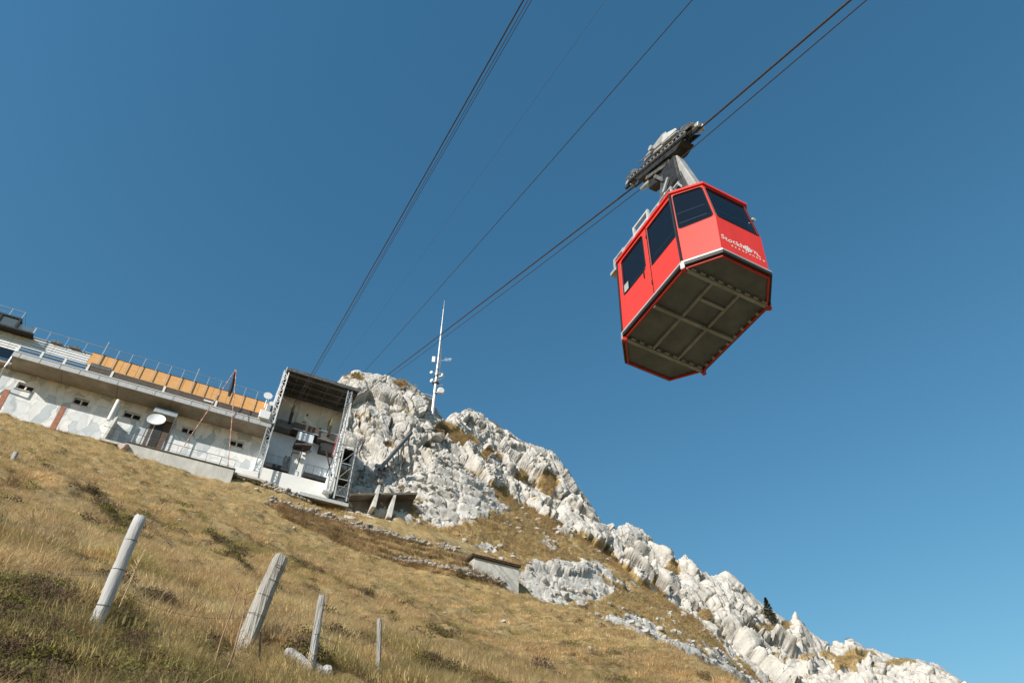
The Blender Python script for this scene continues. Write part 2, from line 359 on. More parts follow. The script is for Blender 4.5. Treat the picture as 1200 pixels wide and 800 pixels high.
A_ = np.zeros((n_+3, n_+3)); A_[:n_, :n_] = _U(D2)+np.eye(n_)*3.0; A_[:n_, n_] = 1; A_[:n_, n_+1:] = ctrl[:, :2]; A_[n_:, :n_] = A_[:n_, n_:].T
tw = np.linalg.solve(A_, np.r_[ctrl[:, 2], 0, 0, 0])
CREST_A = np.radians([-180, -40, -8, -1, 3, 6.9, 11, 15, 25, 40, 90, 180]); CREST_R = np.array([300, 300, 140, 60, 50, 38, 32, 27.5, 21, 17, 25, 300.])
def hummock(x, y):
    P = np.stack([x, y, np.zeros_like(x)], 1); r = np.hypot(x, y)
    b = .20*fbm(P*.30, 3, 20)+.16*np.abs(pnoise(P*.75, 24))+.17*fbm(P*1.35, 3, 27)+.04*pnoise(P*4.5, 31)
    far = sstep(9, 30, r)
    f1_, f2_, ci_, _ = worley(P*np.array([.62, .62, 1])+.35*np.stack([pnoise(P*.9, 51), pnoise(P*.9, 52), np.zeros_like(x)], 1), 14)
    b += (.30*np.maximum(0, .62-f1_)*(((ci_*7919) % 97)/97)+.0)*sstep(3, 8, r)*(1+1.1*far)
    b += .30*far*fbm(P*.8, 3, 55)
    b += far*(.22*fbm(P*.33, 3, 40)+.18*np.maximum(0, pnoise(P*.55, 44)))
    # terracettes: small steps along the contour (cattle paths)
    h = (.57*x*-.55+.83*y*.55)
    b += far*.10*np.sin(h*2.6+3*pnoise(P*.2, 47))
    return b*sstep(1.0, 4.5, r)
def ground(x, y, bumps=True):
    x = np.atleast_1d(np.asarray(x, float)); y = np.atleast_1d(np.asarray(y, float))
    z = tw[n_]+tw[n_+1]*x+tw[n_+2]*y
    for i in range(n_): z = z+tw[i]*_U((x-ctrl[i, 0])**2+(y-ctrl[i, 1])**2)
    r = np.hypot(x, y); far = sstep(75, 130, r); z = z*(1-far)+(-1.65-.367*x+.532*y-(r-60)*.2)*far
    a = np.arctan2(x, y); rc = np.interp(a, CREST_A, CREST_R); z = z-.75*(np.sqrt(np.maximum(r-rc, 0)**2+20)-math.sqrt(20))
    if bumps: z = z+hummock(x, y)
    return z
def g1(x, y): return float(ground([x], [y])[0])

def polar(a0, a1, na, rs):
    aa = np.linspace(a0, a1, na); Rr, Aa = np.meshgrid(rs, aa, indexing='ij'); return (Rr*np.sin(Aa)).ravel(), (Rr*np.cos(Aa)).ravel(), len(rs), na
rs = np.r_[np.linspace(.15, 3.2, 12), np.geomspace(3.4, 72, 360)]
x, y, nr, nc = polar(R(-52), R(40), 520, rs)
o = grid_mesh('meadow', np.stack([x, y, ground(x, y)], 1), nr, nc, 'meadow'); tag(o, 'steep dry alpine meadow below the station', kind='structure')
# the rest of the slope, outside the view
rs = np.r_[np.linspace(.15, 3.2, 6), np.geomspace(3.4, 72, 50), np.linspace(80, 260, 12)]
x, y, nr, nc = polar(R(40), R(308), 160, rs)
o = grid_mesh('hillside', np.stack([x, y, ground(x, y)], 1), nr, nc, 'meadow'); tag(o, 'grassy slope around and below the viewpoint', kind='structure')

# ---- mountain ridge: relief built up from lines of known distance (foot, grassy shoulder, cliff foot, skyline, back)
def line(pts):
    a = []; e = []; r = []
    for px, py, rr in pts:
        A, E = azel(px, py); a.append(A); e.append(E); r.append(rr)
    o_ = np.argsort(a); return np.array(a)[o_], np.array(e)[o_], np.array(r)[o_]
def lev(L, A): return np.interp(A, L[0], L[1]), np.interp(A, L[0], L[2])
B0 = line([(330, 600, 57), (450, 640, 57), (540, 672, 58), (620, 715, 59), (700, 765, 60), (780, 800, 62), (850, 840, 66), (950, 910, 74), (1280, 1050, 92)])
B1 = line([(330, 585, 60), (400, 590, 60), (450, 595, 60.5), (500, 610, 61.5), (560, 622, 63), (640, 660, 66), (720, 703, 69), (800, 752, 73), (860, 800, 77), (950, 870, 84), (1280, 1010, 98)])
B2 = line([(330, 570, 63), (400, 566, 63), (440, 570, 63.5), (470, 560, 64.5), (510, 545, 67), (545, 555, 70), (580, 575, 73), (620, 602, 76), (690, 640, 80), (750, 685, 83), (800, 722, 86), (840, 755, 89), (880, 795, 92), (930, 845, 96), (1280, 985, 112)])
SK = line([(330, 500, 70), (380, 462, 71), (402, 441, 72), (415, 437, 72.5), (430, 441, 73), (455, 440, 74), (476, 447, 75), (492, 455, 76), (503, 466, 77), (512, 484, 79), (520, 492, 82), (532, 484, 84), (550, 478, 87), (562, 482, 88), (575, 494, 89), (590, 502, 91), (605, 514, 92), (622, 517, 94), (645, 527, 96), (658, 545, 97), (666, 562, 98), (690, 590, 100), (706, 612, 103), (716, 620, 104), (735, 612, 106), (752, 622, 108), (766, 636, 109), (782, 642, 111), (793, 657, 112), (803, 648, 113), (818, 662, 115), (836, 672, 117), (852, 672, 119), (868, 686, 120), (890, 707, 123), (908, 716, 125), (924, 728, 127), (932, 716, 128), (946, 734, 130), (965, 750, 132), (985, 753, 134), (997, 744, 136), (1012, 756, 138), (1045, 768, 142), (1080, 773, 146), (1100, 778, 149), (1130, 800, 153), (1170, 836, 157), (1280, 905, 168)])
AZ0 = azel(345, 480)[0]; AZ1 = azel(1260, 900)[0]
na = 1050; A = np.linspace(AZ0, AZ1, na)
rows = []
def add_row(e, r): rows.append((e, r))
e0, r0 = lev(B0, A); e1, r1 = lev(B1, A); e2, r2 = lev(B2, A); e5, r5 = lev(SK, A)
add_row(e0-R(9), r0-4); add_row(e0, r0); add_row(e1, r1); add_row(e2, r2)
add_row(e2-R(.15), r2+2.2)
dz = e5-e2
add_row(e2+dz*.3, r2+2.2+(r5-r2-2.2)*.30)
add_row(e2+dz*.62, r2+2.2+(r5-r2-2.2)*.55)
add_row(e2+dz*.9, r2+2.2+(r5-r2-2.2)*.86)
add_row(e5, r5); add_row(e5-R(1.2), r5+7); add_row(e5-R(7), r5+22); add_row(e5-R(25), r5+60)
seg = [10, 30, 60, 22, 80, 80, 70, 34, 16, 8, 6]
Zs = []; Rs_ = []; T_ = []
for k, n in enumerate(seg):
    t = np.linspace(0, 1, n, endpoint=(k == len(seg)-1))[:, None]
    (ea, ra), (eb, rb) = rows[k], rows[k+1]; za = np.tan(ea)*ra; zb = np.tan(eb)*rb
    Rs_.append(ra+(rb-ra)*t); Zs.append(za+(zb-za)*t); T_.append(np.repeat(k+t, na, 1))
Rm = np.concatenate(Rs_); Zm = np.concatenate(Zs); Tm = np.concatenate(T_); nrow = len(Rm)
def smooth_rows(X, k):
    for _ in range(k): X = np.concatenate([X[:1], (X[:-2]+2*X[1:-1]+X[2:])/4, X[-1:]])
    return X
top_keep = sstep(6.5, 7.6, Tm)*(1-sstep(8.2, 9, Tm))
Rm = smooth_rows(Rm, 14)*(1-top_keep)+Rm*top_keep; Zm = smooth_rows(Zm, 14)*(1-top_keep)+Zm*top_keep
P = np.stack([Rm*np.sin(A)[None], Rm*np.cos(A)[None], Zm], 2)
def normals(P):
    du = np.gradient(P, axis=1); dv = np.gradient(P, axis=0); n = np.cross(du, dv); n /= np.linalg.norm(n, axis=2)[..., None]+1e-9
    return np.where((n[..., 2] < 0)[..., None], -n, n)
def blur(X, k):
    for _ in range(k):
        X = np.concatenate([X[:1], (X[:-2]+2*X[1:-1]+X[2:])/4, X[-1:]]); X = np.concatenate([X[:, :1], (X[:, :-2]+2*X[:, 1:-1]+X[:, 2:])/4, X[:, -1:]], 1)
    return X
Nm = blur(normals(P), 10); Nm /= np.linalg.norm(Nm, axis=2)[..., None]
Pf = P.reshape(-1, 3); Tf = Tm.ravel()
# where turf lies: the shoulder below the cliffs, with patches of rock showing, and ledges in the cliffs
band = np.interp(Tf, [0, 1, 1.6, 2.6, 3.2, 4.4, 4.9, 8, 9, 11], [.3, .06, -.06, .0, .36, .25, -.5, -.55, -.3, .2])
g = band+.75*fbm(Pf*.11, 4, 60)+1.15*fbm(Pf*.34, 4, 66)
def spot(px, py, rx, ry, amt):
    """push turf (+) or rock (-) around a place on the relief"""
    global g
    a, e = azel(px, py); a1, _ = azel(px+rx, py); _, e1 = azel(px, py+ry)
    el = np.arctan2(Pf[:, 2], np.hypot(Pf[:, 0], Pf[:, 1])); az = np.arctan2(Pf[:, 0], Pf[:, 1])
    g = g+amt*(.62 if amt < 0 and py > 570 else 1)*np.exp(-(((az-a)/(a1-a))**2+((el-e)/(e1-e))**2))
for q in [(540, 597, 30, 13, -1.3), (500, 548, 45, 22, -1.2), (440, 545, 30, 25, -1.3), (470, 575, 40, 10, -.5), (565, 565, 25, 14, -.9), (655, 672, 30, 16, -1.2), (700, 690, 40, 10, -1.0), (720, 735, 30, 14, -.9), (790, 770, 30, 22, -1.2), (840, 795, 30, 18, -1.1), (670, 672, 35, 14, -1.0), (760, 748, 24, 12, -.9), (600, 630, 26, 8, -.6), (625, 655, 20, 8, -.7), (560, 625, 30, 6, .4), (590, 660, 20, 10, .5), (720, 760, 60, 8, .9), (650, 720, 40, 8, .8), (610, 625, 25, 8, .5),
          (560, 612, 20, 6, .5), (600, 610, 40, 8, .9), (670, 650, 40, 8, .9), (740, 700, 40, 10, .8), (800, 740, 35, 10, .8), (620, 640, 30, 10, .7), (690, 715, 50, 10, .7), (530, 625, 60, 8, .9), (600, 655, 30, 12, .7), (520, 505, 14, 8, 1.4), (545, 515, 16, 8, 1.2), (452, 522, 14, 7, 1.4), (645, 562, 11, 11, 1.4), (585, 495, 8, 5, 1.1), (470, 447, 14, 4, 1.0), (790, 665, 10, 8, 1.0), (895, 735, 30, 5, 1.2), (1000, 770, 25, 6, 1.3), (1060, 772, 30, 4, .9), (960, 765, 20, 8, .7), (830, 715, 12, 8, .7), (575, 530, 16, 4, 1.0), (420, 445, 6, 5, .8)]: spot(*q)
turf = sstep(-.08, .12, g+.34*fbm(Pf*1.2, 3, 68))
rockw = 1-turf
big = np.clip(np.interp(Tf, [0, 2, 3, 4, 5, 8, 9, 10, 11], [.1, .15, .2, .8, 1, .75, .5, 1, 1]), 0, 1)
wv = np.stack([fbm(Pf*.13, 3, 70+i) for i in range(3)], 1)*3.2
cr_, sr_ = math.cos(R(24)), math.sin(R(24))
Q = Pf+wv
Q = np.stack([Q[:, 0]*cr_+Q[:, 2]*sr_, Q[:, 1], -Q[:, 0]*sr_+Q[:, 2]*cr_], 1)       # strata lean to the left
def facets(Qs, seed, tilt, off, crack, cw, rnd):
    f1, f2, cid, vc = worley(Qs, seed); tl = _grad[(cid*31+7) & 511]
    return (((cid*7919) % 97)/97-.5)*off+(vc*tl).sum(1)*tilt+(.5-f1)*rnd-crack*(1-sstep(0, cw, f2-f1)), 1-sstep(.01, cw*.8, f2-f1)
iso = (1-big)[:, None]
def stretch(sx, sz_): return np.concatenate([np.full((len(Pf), 2), 1/sx), 1/(sz_*(1-iso)+sx*.9*iso)], 1)
def lean(X, deg):
    c_, s_ = math.cos(R(deg)), math.sin(R(deg)); return np.stack([X[:, 0]*c_+X[:, 2]*s_, X[:, 1], -X[:, 0]*s_+X[:, 2]*c_], 1)
w2 = np.stack([fbm(Pf*.45, 3, 80+i) for i in range(3)], 1)*.6
azm = np.degrees(np.arctan2(Pf[:, 0], Pf[:, 1])); dg = sstep(-7, 6, azm)           # upright fissures at left, slabs dipping to the right along the ridge
hh_ = []
for ang in (14, 50):
    X = lean(Pf+wv*.8, ang)
    p0, _ = facets(X*np.array([1/8., 1/8., 1/15.]), 2, 3.6, 2.4, .6, .07, .7)
    p1, j1 = facets(X*stretch(3.9, 8.0), 3, 1.6, 1.0, 1.0, .065, .5)
    p2, j2 = facets((X+w2)*stretch(1.5, 3.2), 5, .42, .26, .46, .075, .16)
    hh_.append((p0, p1, p2, j1, j2))
h0, h1, h2, J1, J2 = (hh_[0][k]*(1-dg)+hh_[1][k]*dg for k in range(5))
joint = np.clip(J1*1.0*sstep(-.25, .25, fbm(Pf*.3, 2, 171))+J2*.75*sstep(-.05, .35, fbm(Pf*.5, 3, 172)), 0, 1)
h3, _ = facets((lean(Pf, 30)+w2*1.6)*np.array([1/.62, 1/.62, 1/.95]), 8, .11, .07, .09, .11, .05)
rid = (1-np.abs(fbm(Q*np.array([.2, .2, .08]), 4, 90))*2.2)
h4 = fbm(Pf*1.3, 4, 95)*.13
low = 1-sstep(3.2, 4.6, Tf)
strata = .16*np.tanh(3*np.sin(Pf[:, 2]*3.1+2.2*fbm(Pf*.35, 3, 77)))
disp = rockw*(big*(h0*(.42+.3*dg)+.7*rid-.6)+(1-.55*low)*(h1*(.16+.78*big)+h2*(.22+.55*big)+h3*(.35+.3*big))+h4*(.6+.1*big)*(1-.4*low)+strata*low)+turf*(.30*fbm(Pf*.6, 3, 98)+.14*fbm(Pf*2.2, 2, 99))-.30*turf*big
edge = sstep(0, 2, Tf)
disp = disp*edge
skyl = np.exp(-((Tf-8)/.9)**2)
disp = disp*(1-.70*skyl)
dirv = Nm.reshape(-1, 3)*1.0+np.array([0, 0, .25])
Pd = Pf+dirv*disp[:, None]
Pd[:, 2] += skyl*rockw*.35*h2
Pd2 = Pd.reshape(nrow, na, 3)
Nn = normals(Pd2).reshape(-1, 3)
ledge = sstep(.80, .93, Nn[:, 2])*sstep(4.2, 5, Tf)*sstep(-.15, .3, fbm(Pf*.35, 3, 61)+.1)
gattr = np.clip(np.maximum(turf, ledge*.8), 0, 1)
o = grid_mesh('mountain_ridge', Pd, nrow, na, 'rock', gattr, True, joint); tag(o, 'pale limestone ridge with grassy ledges behind the station', kind='structure')
mount_pts, mount_turf = Pd, gattr
_mp = Pd[(Tf > .9) & (Tf < 8.05)]; _mu = _mp/np.linalg.norm(_mp, axis=1)[:, None]
def mount_at(px, py):
    """the point of the relief nearest to a view ray"""
    d = ray(px, py); k = int(np.argmax(_mu@d)); return _mp[k]
# ================================================================== CABLE CAR
CM = np.array([[0.43747981, 0.89779539, 0.05074303], [-0.89922323, 0.43696855, 0.02135577], [-0.003, -0.05497203, 0.99848339]])   # columns: forward u, right v, up w
CO = np.array([4.24203, 11.61357, 12.35087])
def C(u, v, w_): return CO+CM@np.array([u, v, w_])
def toC(p): return CM.T@(np.array(p)-CO)
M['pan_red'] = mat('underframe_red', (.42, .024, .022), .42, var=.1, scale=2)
car = bpy.data.objects.new('cable_car', None); col.objects.link(car); BASE[car.name] = (0, 0, 0)
mm = Matrix.Identity(4)
for i in range(3):
    for j in range(3): mm[i][j] = CM[i][j]
    mm[i][3] = CO[i]
car.matrix_world = mm
tag(car, 'red aerial cable car with dark windows hanging from its rope in the sky', 'cable car')
E_, W_, LS_ = .639, 1.162, 1.2045
def half(w_):
    w1, w2 = 1.286, 2.807
    return np.interp(w_, [0, w1, w2], [1.8975, 1.9685, 1.8135])
def octo(w_, grow=0.):
    L = half(w_)+grow; W = W_+grow; k = grow*.41
    return [np.array(p) for p in ((L, -E_-k, w_), (L, E_+k, w_), (LS_+k, W, w_), (-LS_-k, W, w_), (-L, E_+k, w_), (-L, -E_-k, w_), (-LS_-k, -W, w_), (LS_+k, -W, w_))]
# order: front-left, front-right, side right front, side right rear, rear right, rear left, side left rear, side left front
def rr_loop(c, n=4, rad=.09):
    """rounded rectangle through corners c (bl, br, tr, tl)"""
    out = []
    for i in range(4):
        p, a, b = c[i], c[i-1], c[(i+1) % 4]; da = (a-p)/np.linalg.norm(a-p); db = (b-p)/np.linalg.norm(b-p)
        for k in range(n+1):
            t = k/n; q0 = p+da*rad*(1-t); q1 = p+db*rad*t; out.append((p+da*rad)*(1-t)**2+2*p*t*(1-t)+(p+db*rad)*t*t)
    return out
def frame_ring(mb, outer, inner, depth):
    outer = [Vector(p) for p in outer]; inner = [Vector(p) for p in inner]; dv = Vector(depth)
    tri = tessellate_polygon([outer, inner]); al = outer+inner
    mb.add(al, [tuple(t) for t in tri]); mb.add([p+dv for p in al], [tuple(t) for t in tri])
    n, k = len(outer), len(inner)
    mb.add(inner+[p+dv for p in inner], [(i, (i+1) % k, k+(i+1) % k, k+i) for i in range(k)])
def bil(c, s, t): return (c[0]*(1-s)+c[1]*s)*(1-t)+(c[3]*(1-s)+c[2]*s)*t
shell = MB(); glass_list = []; gaskets = MB()
lo, wa, tp = octo(0), octo(1.286), octo(2.807)
for i in range(8):
    j = (i+1) % 8
    side = i in (2, 6)
    inn = np.array([0, 0, 0.]) ; mid = (lo[i]+lo[j])/2; inn[:2] = -mid[:2]/np.linalg.norm(mid[:2])*.045
    if side: inn = np.array([0, -np.sign(mid[1])*.045, 0])
    if not side:
        NG = 8; gv = [bil([lo[i], lo[j], wa[j], wa[i]], a_/NG, b_/NG) for b_ in range(NG+1) for a_ in range(NG+1)]
        shell.add(gv, [(b_*(NG+1)+a_, b_*(NG+1)+a_+1, (b_+1)*(NG+1)+a_+1, (b_+1)*(NG+1)+a_) for b_ in range(NG) for a_ in range(NG)])
        shell.add([q+inn for q in gv], [(b_*(NG+1)+a_, b_*(NG+1)+a_+1, (b_+1)*(NG+1)+a_+1, (b_+1)*(NG+1)+a_) for b_ in range(NG) for a_ in range(NG)])
        c = [wa[i], wa[j], tp[j], tp[i]]
        if i in (0, 4): win = [bil(c, .03, .012), bil(c, .97, .012), bil(c, .97, .95), bil(c, .03, .95)]
        else: win = [bil(c, .06, .02), bil(c, .955, .02), bil(c, .955, .95), bil(c, .06, .95)]
        lp = rr_loop(win); frame_ring(shell, c, lp, inn); glass_list.append([p+inn*.35 for p in lp])
        n_out = -inn/np.linalg.norm(inn); ring = rr_loop(win, rad=.09); gaskets.tube([p+n_out*.004 for p in ring]+[ring[0]+n_out*.004, ring[1]+n_out*.004], .014, 5, False)
    else:
        s_ = np.sign(mid[1]); y_ = s_*W_
        def pt(u, w_): return np.array([u, y_, w_])
        for (ua, ub), wz in (((.13, LS_), (.175, 1.165, 1.14, 2.66)), ((-LS_, .13), (-1.03, -.03, 1.26, 2.66))):
            c = [pt(ua, 0), pt(ub, 0), pt(ub, 2.807), pt(ua, 2.807)]
            win = [pt(wz[0], wz[2]), pt(wz[1], wz[2]), pt(wz[1], wz[3]), pt(wz[0], wz[3])]
            lp = rr_loop(win, rad=.12 if ua < 0 else .05)
            if ua < 0:
                d = MB(); frame_ring(d, [q+np.array([0, s_*.012, 0])+np.array([.012 if k in (0, 3) else -.012, 0, .03 if k < 2 else -.06]) for k, q in enumerate(c)], [q+np.array([0, s_*.012, 0]) for q in lp], inn)
                door = d.build('door', 'red', car)
                hb = MB().bar((-.12, y_+s_*.03, 1.0), (-.12, y_+s_*.03, 1.22), .03); hb.build('handle', 'rubber', door)
                kb = MB().box((-.98, min(y_+s_*.013, y_+s_*.017), 1.34), (-.8, max(y_+s_*.013, y_+s_*.017), 1.62))
                if s_ < 0: tag(kb.build('notice', 'rim', door), 'pale notice stuck inside the door window')
                hg = MB().tube([(.135, y_+s_*.03, .5), (.135, y_+s_*.03, .62)], .018, 8).tube([(.135, y_+s_*.03, 2.3), (.135, y_+s_*.03, 2.42)], .018, 8); hg.build('hinge', 'rubber', door)
            else: frame_ring(shell, c, lp, inn)
            glass_list.append([p+inn*.35 for p in lp])
            gaskets.tube([q+np.array([0, s_*.016 if ua < 0 else s_*.004, 0]) for q in lp+lp[:2]], .013, 5, False)
        gaskets.box((.118, min(y_, y_+s_*.01), .1), (.142, max(y_, y_+s_*.01), 2.7))
for k in (2, 3, 6, 7):                           # rubber seams at the four side corners
    gaskets.bar(lo[k]+np.sign(lo[k][1])*np.array([0, .012, 0]), tp[k]+np.sign(lo[k][1])*np.array([0, .012, 0]), .05, .05)
shell.build('cabin_shell', 'red', car); gaskets.build('window_seal', 'rubber', car)
for lp in glass_list:
    MB().add(lp, [tuple(range(len(lp)))]).build('window', 'glass', car)
# ceiling, floor and what shows inside
MB().prism([p*np.array([.97, .97, 1])+np.array([0, 0, -.1]) for p in tp], (0, 0, .04)).build('ceiling', 'roof_beam', car)
MB().prism([p*np.array([.975, .965, 1])+np.array([0, 0, .03]) for p in lo], (0, 0, .04)).build('floor', 'dark', car)
hr = MB()
for y_ in (-1.04, 1.04): hr.tube([(-1.15, y_, 1.62), (1.15, y_, 1.62)], .02)
for x_ in (-1.74, 1.74): hr.tube([(x_, -.58, 1.72), (x_, .58, 1.72)], .02).tube([(x_, -.58, 2.08), (x_, .58, 2.08)], .018)
for sx in (-1, 1):
    for sy in (-1, 1): hr.tube([(sx*1.76, sy*.66, 1.62), (sx*1.22, sy*1.06, 1.62)], .02).tube([(sx*1.76, sy*.66, 2.02), (sx*1.22, sy*1.06, 2.02)], .014)
hr.build('handrail', 'rim', car)
# roof: overhanging red rim, grey cap
rim = MB(); oa, ob = octo(2.807, .05), octo(2.807, -.12)
for i in range(8):
    j = (i+1) % 8; d = np.array([0, 0, .075]); rim.hexa([oa[i], oa[j], ob[j], ob[i], oa[i]+d, oa[j]+d, ob[j]+d, ob[i]+d])
rim.build('roof_rim', 'red', car)
MB().prism([p+np.array([0, 0, .06]) for p in octo(2.807, -.05)], (0, 0, .06)).build('roof', 'paint_grey', car)
# aluminium rail and rubber bumper around the foot, red pan and grey-brown underside
rl = MB(); oa, ob = octo(0, .055), octo(0, -.02)
for i in range(8):
    j = (i+1) % 8; a0, a1 = np.array([0, 0, .02]), np.array([0, 0, .075]); rl.hexa([oa[i]+a0, oa[j]+a0, ob[j]+a0, ob[i]+a0, oa[i]+a1, oa[j]+a1, ob[j]+a1, ob[i]+a1])
rl.build('foot_rail', 'rim', car)
bp_ = MB(); oa, ob = octo(0, .045), octo(0, -.05)
for i in range(8):
    j = (i+1) % 8; a0, a1 = np.array([0, 0, -.06]), np.array([0, 0, .012]); bp_.hexa([oa[i]+a0, oa[j]+a0, ob[j]+a0, ob[i]+a0, oa[i]+a1, oa[j]+a1, ob[j]+a1, ob[i]+a1])
bp_.build('bumper_strip', 'rubber', car)
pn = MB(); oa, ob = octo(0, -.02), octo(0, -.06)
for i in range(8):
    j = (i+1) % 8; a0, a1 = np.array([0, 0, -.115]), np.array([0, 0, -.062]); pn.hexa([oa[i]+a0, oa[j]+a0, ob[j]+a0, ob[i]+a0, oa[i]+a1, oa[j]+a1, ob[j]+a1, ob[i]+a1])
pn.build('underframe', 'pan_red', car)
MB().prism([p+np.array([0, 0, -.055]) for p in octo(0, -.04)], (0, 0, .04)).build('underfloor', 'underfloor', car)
for u_ in (1.2, 0, -1.2):
    MB().box((u_-.045, -1.11, -.15), (u_+.045, 1.11, -.056)).build('cross_beam', 'underbeam', car, bevel=.008)
for y_ in (-.36, .36):
    for u0, u1 in ((-1.15, -.05), (.05, 1.15)): MB().box((u0, y_-.03, -.13), (u1, y_+.03, -.057)).build('floor_beam', 'underbeam', car, bevel=.006)
MB().box((.62, -.325, -.12), (.7, .325, -.058)).build('floor_beam', 'underbeam', car, bevel=.006)
bl = MB()
for u_, d_ in ((1.2, .07), (-1.2, .07)):
    for k in range(9): bl.box((u_+d_-.02, -1.0+k*.24, -.12), (u_+d_+.03, -.88+k*.24, -.058))
for k in range(8): bl.box((-1.0+k*.27, 1.03, -.13), (-.93+k*.27, 1.1, -.058))
bl.build('floor_bracket', 'underbeam', car)
for su in (1, -1):
    for sv in (1, -1):
        f = MB().bar((su*1.17, sv*1.08, -.14), (su*1.235, sv*1.2, -.13), .09, .13).build('landing_foot', 'dark_red', car, bevel=.015)
        MB().bar((su*1.225, sv*1.185, -.07), (su*1.236, sv*1.208, -.07), .10, .20).build('foot_plate', 'rim', f)
# lettering on the front
def text_mb(body, size, x0, y0, spread=1.0, offset=.0, shear=0., wob=0.):
    cu = bpy.data.curves.new('text', 'FONT'); cu.body = body; cu.size = size; cu.space_character = spread; cu.offset = offset; cu.shear = shear; cu.resolution_u = 3
    ob_ = bpy.data.objects.new('text', cu); col.objects.link(ob_); bpy.context.view_layer.update()
    dg = bpy.context.evaluated_depsgraph_get(); me = ob_.evaluated_get(dg).to_mesh(); vs = np.array([v.co[:] for v in me.vertices]); fs = [tuple(p.vertices) for p in me.polygons]
    ob_.evaluated_get(dg).to_mesh_clear(); bpy.data.objects.remove(ob_); bpy.data.curves.remove(cu)
    vs = vs+np.array([x0-vs[:, 0].min(), y0, 0]); vs[:, 1] += wob*np.sin(vs[:, 0]*23+1); return vs, fs
def on_front(mb, vs, fs, out=.006):
    q = [np.array([1.8975+.05521*y+out, x, y]) for x, y, _ in vs]; return mb.add(q, fs)
word = MB()
vs, fs = text_mb('Stockh', .215, -.585, .50, 1.06, .002, .05, .012); on_front(word, vs, fs); xe = vs[:, 0].max()
vs, fs = text_mb('rn', .215, xe+.20, .50, 1.06, .002, .05, .012); on_front(word, vs, fs)
xq = vs[:, 0].max(); on_front(word, [(xq-.01, .485, 0), (xq+.06, .455, 0), (xq+.09, .475, 0), (xq+.06, .482, 0), (xq, .52, 0)], [(0, 1, 2, 3, 4)])
word = word.build('lettering', 'white', car)
sub = MB(); tx = 'BERGBAHNEN'
for k, ch in enumerate(tx):
    vs, fs = text_mb(ch, .068, -.33+k*.0955, .375, 1, .003); on_front(sub, vs, fs)
sub.build('lettering', 'white', car)
em = MB(); cx_, cy_ = xe+.10, .555
pts = []
for k in range(36):
    a = 2*math.pi*k/36; rr = .098+.018*math.cos(a*9); pts.append((cx_+rr*math.cos(a), cy_+rr*math.sin(a), 0))
on_front(em, pts, [tuple(range(36))], .007); emo = em.build('emblem', 'white', car)
ed = MB()
for k in range(9):
    a = 2*math.pi*k/9+.3; p = (cx_+.06*math.cos(a), cy_+.06*math.sin(a)); t = np.array([-math.sin(a), math.cos(a)])*.006; n = np.array([math.cos(a), math.sin(a)])*.026
    on_front(ed, [(*(p-n-t), 0), (*(p-n+t), 0), (*(p+n+t*.3), 0), (*(p+n-t*.3), 0)], [(0, 1, 2, 3)], .011)
ed.build('emblem_mark', 'underbeam', emo)
# wiper and lamp on the right front edge
MB().bar((1.86, -.56, 2.05), (1.845, .6, 2.1), .02, .035).build('wiper_bar', 'rubber', car)
MB().tube([(1.86, .66, 2.12), (1.93, .66, 2.1), (1.94, .66, 2.1)], [.03, .06, .055], 10).build('lamp', 'rim', car)
# roof gear: rail, rack and boxes on the left
rk = MB()
for u_ in (1.12, .2, -.16, -.6, -1.05, -1.45): rk.bar((u_, -1.0, 2.9), (u_, -1.0, 3.42), .05, .05)
rk.bar((1.12, -1.0, 3.42), (-1.5, -1.0, 3.42), .035); rk.bar((-.16, -1.0, 3.16), (-1.5, -1.0, 3.16), .07, .03); rk.bar((1.12, -1.0, 3.42), (1.12, .2, 3.3), .035)
rk.bar((1.12, .2, 2.9), (1.12, .2, 3.4), .05).bar((-1.45, -1.0, 3.42), (-1.45, .6, 3.42), .035)
rk.build('roof_rack', 'galv', car)
for u0, u1, z0, z1 in ((-.50, .14, 2.95, 3.62), (.2, .62, 2.95, 3.3), (-1.0, -.56, 2.92, 3.3), (-1.5, -1.06, 2.92, 3.36)):
    fr = MB()
    for z_ in (z0, (z0+z1)/2, z1): fr.box((u0, -1.06, z_-.035), (u1, -1.0, z_+.035))
    for u_ in (u0, u1): fr.box((u_-.035, -1.065, z0-.03), (u_+.035, -1.005, z1+.03))
    fr.build('rack_frame', 'galv' if u0 != -.5 else 'pale_steel', car)
MB().box((-1.72, -1.06, 2.9), (-1.5, -.8, 3.02)).build('rack_box', 'galv', car)
MB().box((.95, -.7, 2.93), (1.3, -.35, 3.2)).build('roof_box', 'paint_grey', car, bevel=.02)
MB().tube([(1.35, -.25, 2.93), (1.35, -.25, 3.1), (1.35, -.25, 3.14)], [.07, .07, .03], 10).build('roof_vent', 'white', car)
# hanger
ha = MB().hexa([(1.24, -.32, 2.92), (1.52, -.32, 2.92), (1.52, -.04, 2.92), (1.24, -.04, 2.92), (.76, -.44, 5.75), (.98, -.44, 5.75), (.98, -.2, 5.75), (.76, -.2, 5.75)])
ha.build('hanger_arm', 'paint_grey', car, bevel=.03)
MB().hexa([(-.75, -.3, 2.92), (-.45, -.3, 2.92), (-.45, .05, 2.92), (-.75, .05, 2.92), (.25, -.45, 5.7), (.5, -.45, 5.7), (.5, -.15, 5.7), (.25, -.15, 5.7)]).build('hanger_arm', 'mid_steel', car, bevel=.02)
MB().box((.32, -.5, 4.55), (.95, -.1, 5.75)).build('damper_block', 'dark_steel', car, bevel=.04)
MB().bar((.35, -.55, 4.6), (.62, -.55, 4.95), .06, .1).bar((.95, -.5, 4.3), (.3, -.5, 4.3), .07, .06).bar((.9, -.52, 4.3), (1.05, -.52, 3.9), .05).build('service_step', 'galv', car)
hs_ = MB()
